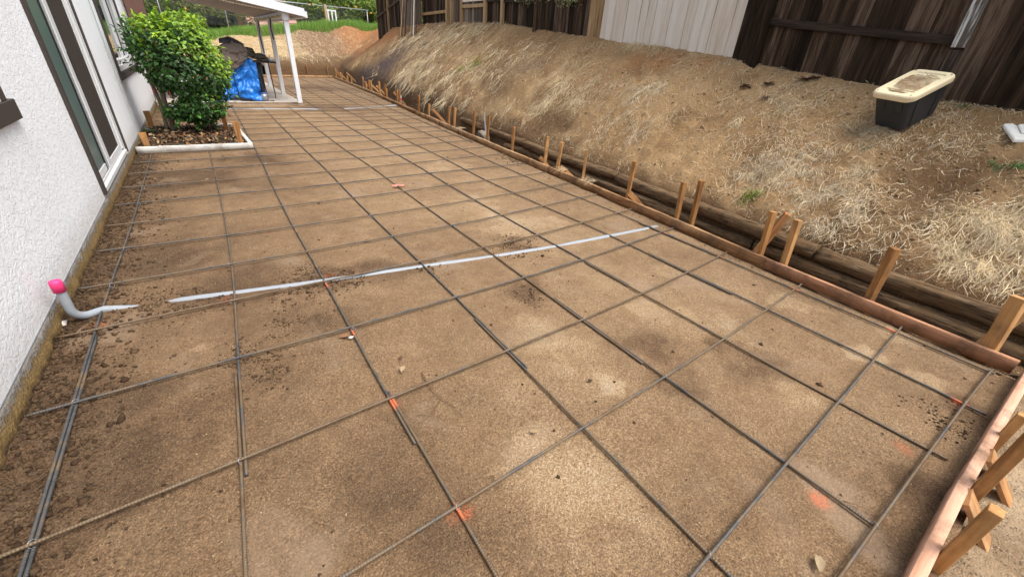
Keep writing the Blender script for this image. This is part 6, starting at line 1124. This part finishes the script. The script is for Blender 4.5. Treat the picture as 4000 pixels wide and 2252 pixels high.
citrus(4.2, 33.6, 1.3, 3.5, 'leftmost citrus tree, behind the roof edge of the patio cover', 3, n=5000); citrus(8.6, 33.2, 1.6, 3.6, 'middle citrus tree with dark trunk near the white frame', 5, n=7000, lean=-.15); citrus(11.6, 33.2, 1.8, 3.7, 'right citrus tree with dense crown beside the dark fence', 7, n=9000); citrus(1.5, 34.0, 1.6, 3.6, 'citrus tree seen through the patio cover', 9, n=7000); citrus(-1.4, 34.2, 1.7, 3.6, 'citrus tree behind the bush, left of the patio posts', 11, n=6000)
citrus(9.6, 43.0, 2.2, 4.6, 'taller dark tree behind the neighbouring roof', 13, n=6000, dark=.35, fruits=0); citrus(14.3, 35.0, 2.1, 4.0, 'dark tree behind the far fence end', 15, n=7000, dark=.3, fruits=0)
# wood of dark trees far behind
n = 30000; x = rng.uniform(-16, 34, n); y = rng.uniform(46, 52, n); z = 1.8 + rng.random(n) ** .9 * (8.5 + 2.5 * vn(x * .35, y * .2, 3)); P = np.stack([x, y, z], 1); P += rng.normal(0, .3, (n, 3))
nr_ = unit(rng.normal(size=(n, 3)) + np.array([0, -.6, .5])); dv_ = unit(np.cross(nr_, rng.normal(size=(n, 3)))); b = rng.random((n, 1)) * sst(.25, .7, vn(x * .9, z * .9, 5))[:, None]; cc = np.array([.016, .034, .012]) * (1 - b) + np.array([.12, .20, .04]) * b
V, F_, C_ = leaf_quads(P, .5 + .3 * rng.random(n), np.full(n, .34), nr_, dv_, cc); tag(link('distant_trees', mesh_np('distant_trees', V, F_, M_TLEAF, C_)), 'dark mass of distant trees filling the background', 'trees', kind='stuff')
tag(box('hedge_core', (9, 53, 4.5), (60, 1.2, 9), mat_flat('hedge_dark', (.012, .022, .010), .95), None), 'dark hedge behind the distant trees', 'hedge')
# neighbour's house: tiled gable roof low behind the fence
NY = 40.0; a = gy(1040, 125, NY); b = gy(1150, 55, NY); nb = empty('neighbour_house', (float(b[0]) - 1, NY + 2, 1.9), 'pink tiled roof of a neighbouring house beyond the chain link', 'house')
xl, xr = float(a[0]) - 1.2, float(b[0]) + .45; zr = float(b[2]) + 1.0; ze = float(a[2]) - .2
hexa('wall', [(xl, NY + .5, 1.2), (xr, NY + .5, 1.2), (xr, NY + 5, 1.2), (xl, NY + 5, 1.2), (xl, NY + .5, ze + .1), (xr, NY + .5, ze + .1), (xr, NY + 5, ze + .1), (xl, NY + 5, ze + .1)], M_SIDING, nb)
k = 0
for i in range(9):
    t0, t1 = i / 9, (i + 1) / 9
    ya, yb = NY + 3.0 * t0, NY + 3.0 * t1; za, zb_ = ze + (zr - ze) * t0, ze + (zr - ze) * t1
    hexa('tile_course', [(xl, ya - .06, za), (xr - .25 * i * .2, ya - .06, za), (xr - .25 * i * .2, yb, zb_ - .06), (xl, yb, zb_ - .06), (xl, ya - .06, za + .09), (xr - .25 * i * .2, ya - .06, za + .09), (xr - .25 * i * .2, yb, zb_ + .03), (xl, yb, zb_ + .03)], M_TILE, nb)
hexa('roof', [(xl, NY + 3.0, zr - .05), (xr - .5, NY + 3.0, zr - .05), (xr, NY + 6, ze), (xl, NY + 6, ze), (xl, NY + 3.0, zr), (xr - .5, NY + 3.0, zr), (xr, NY + 6, ze + .05), (xl, NY + 6, ze + .05)], M_TILE, nb)
hexa('rake_board', [(xl - .1, NY - .12, ze - .05), (xr + .05, NY - .12, ze - .05), (xr + .05, NY - .07, ze - .05), (xl - .1, NY - .07, ze - .05), (xl - .1, NY - .12, ze + .12), (xr + .05, NY - .12, ze + .12), (xr + .05, NY - .07, ze + .12), (xl - .1, NY - .07, ze + .12)], mat_flat('pink_board', (.5, .32, .25), .8), nb)
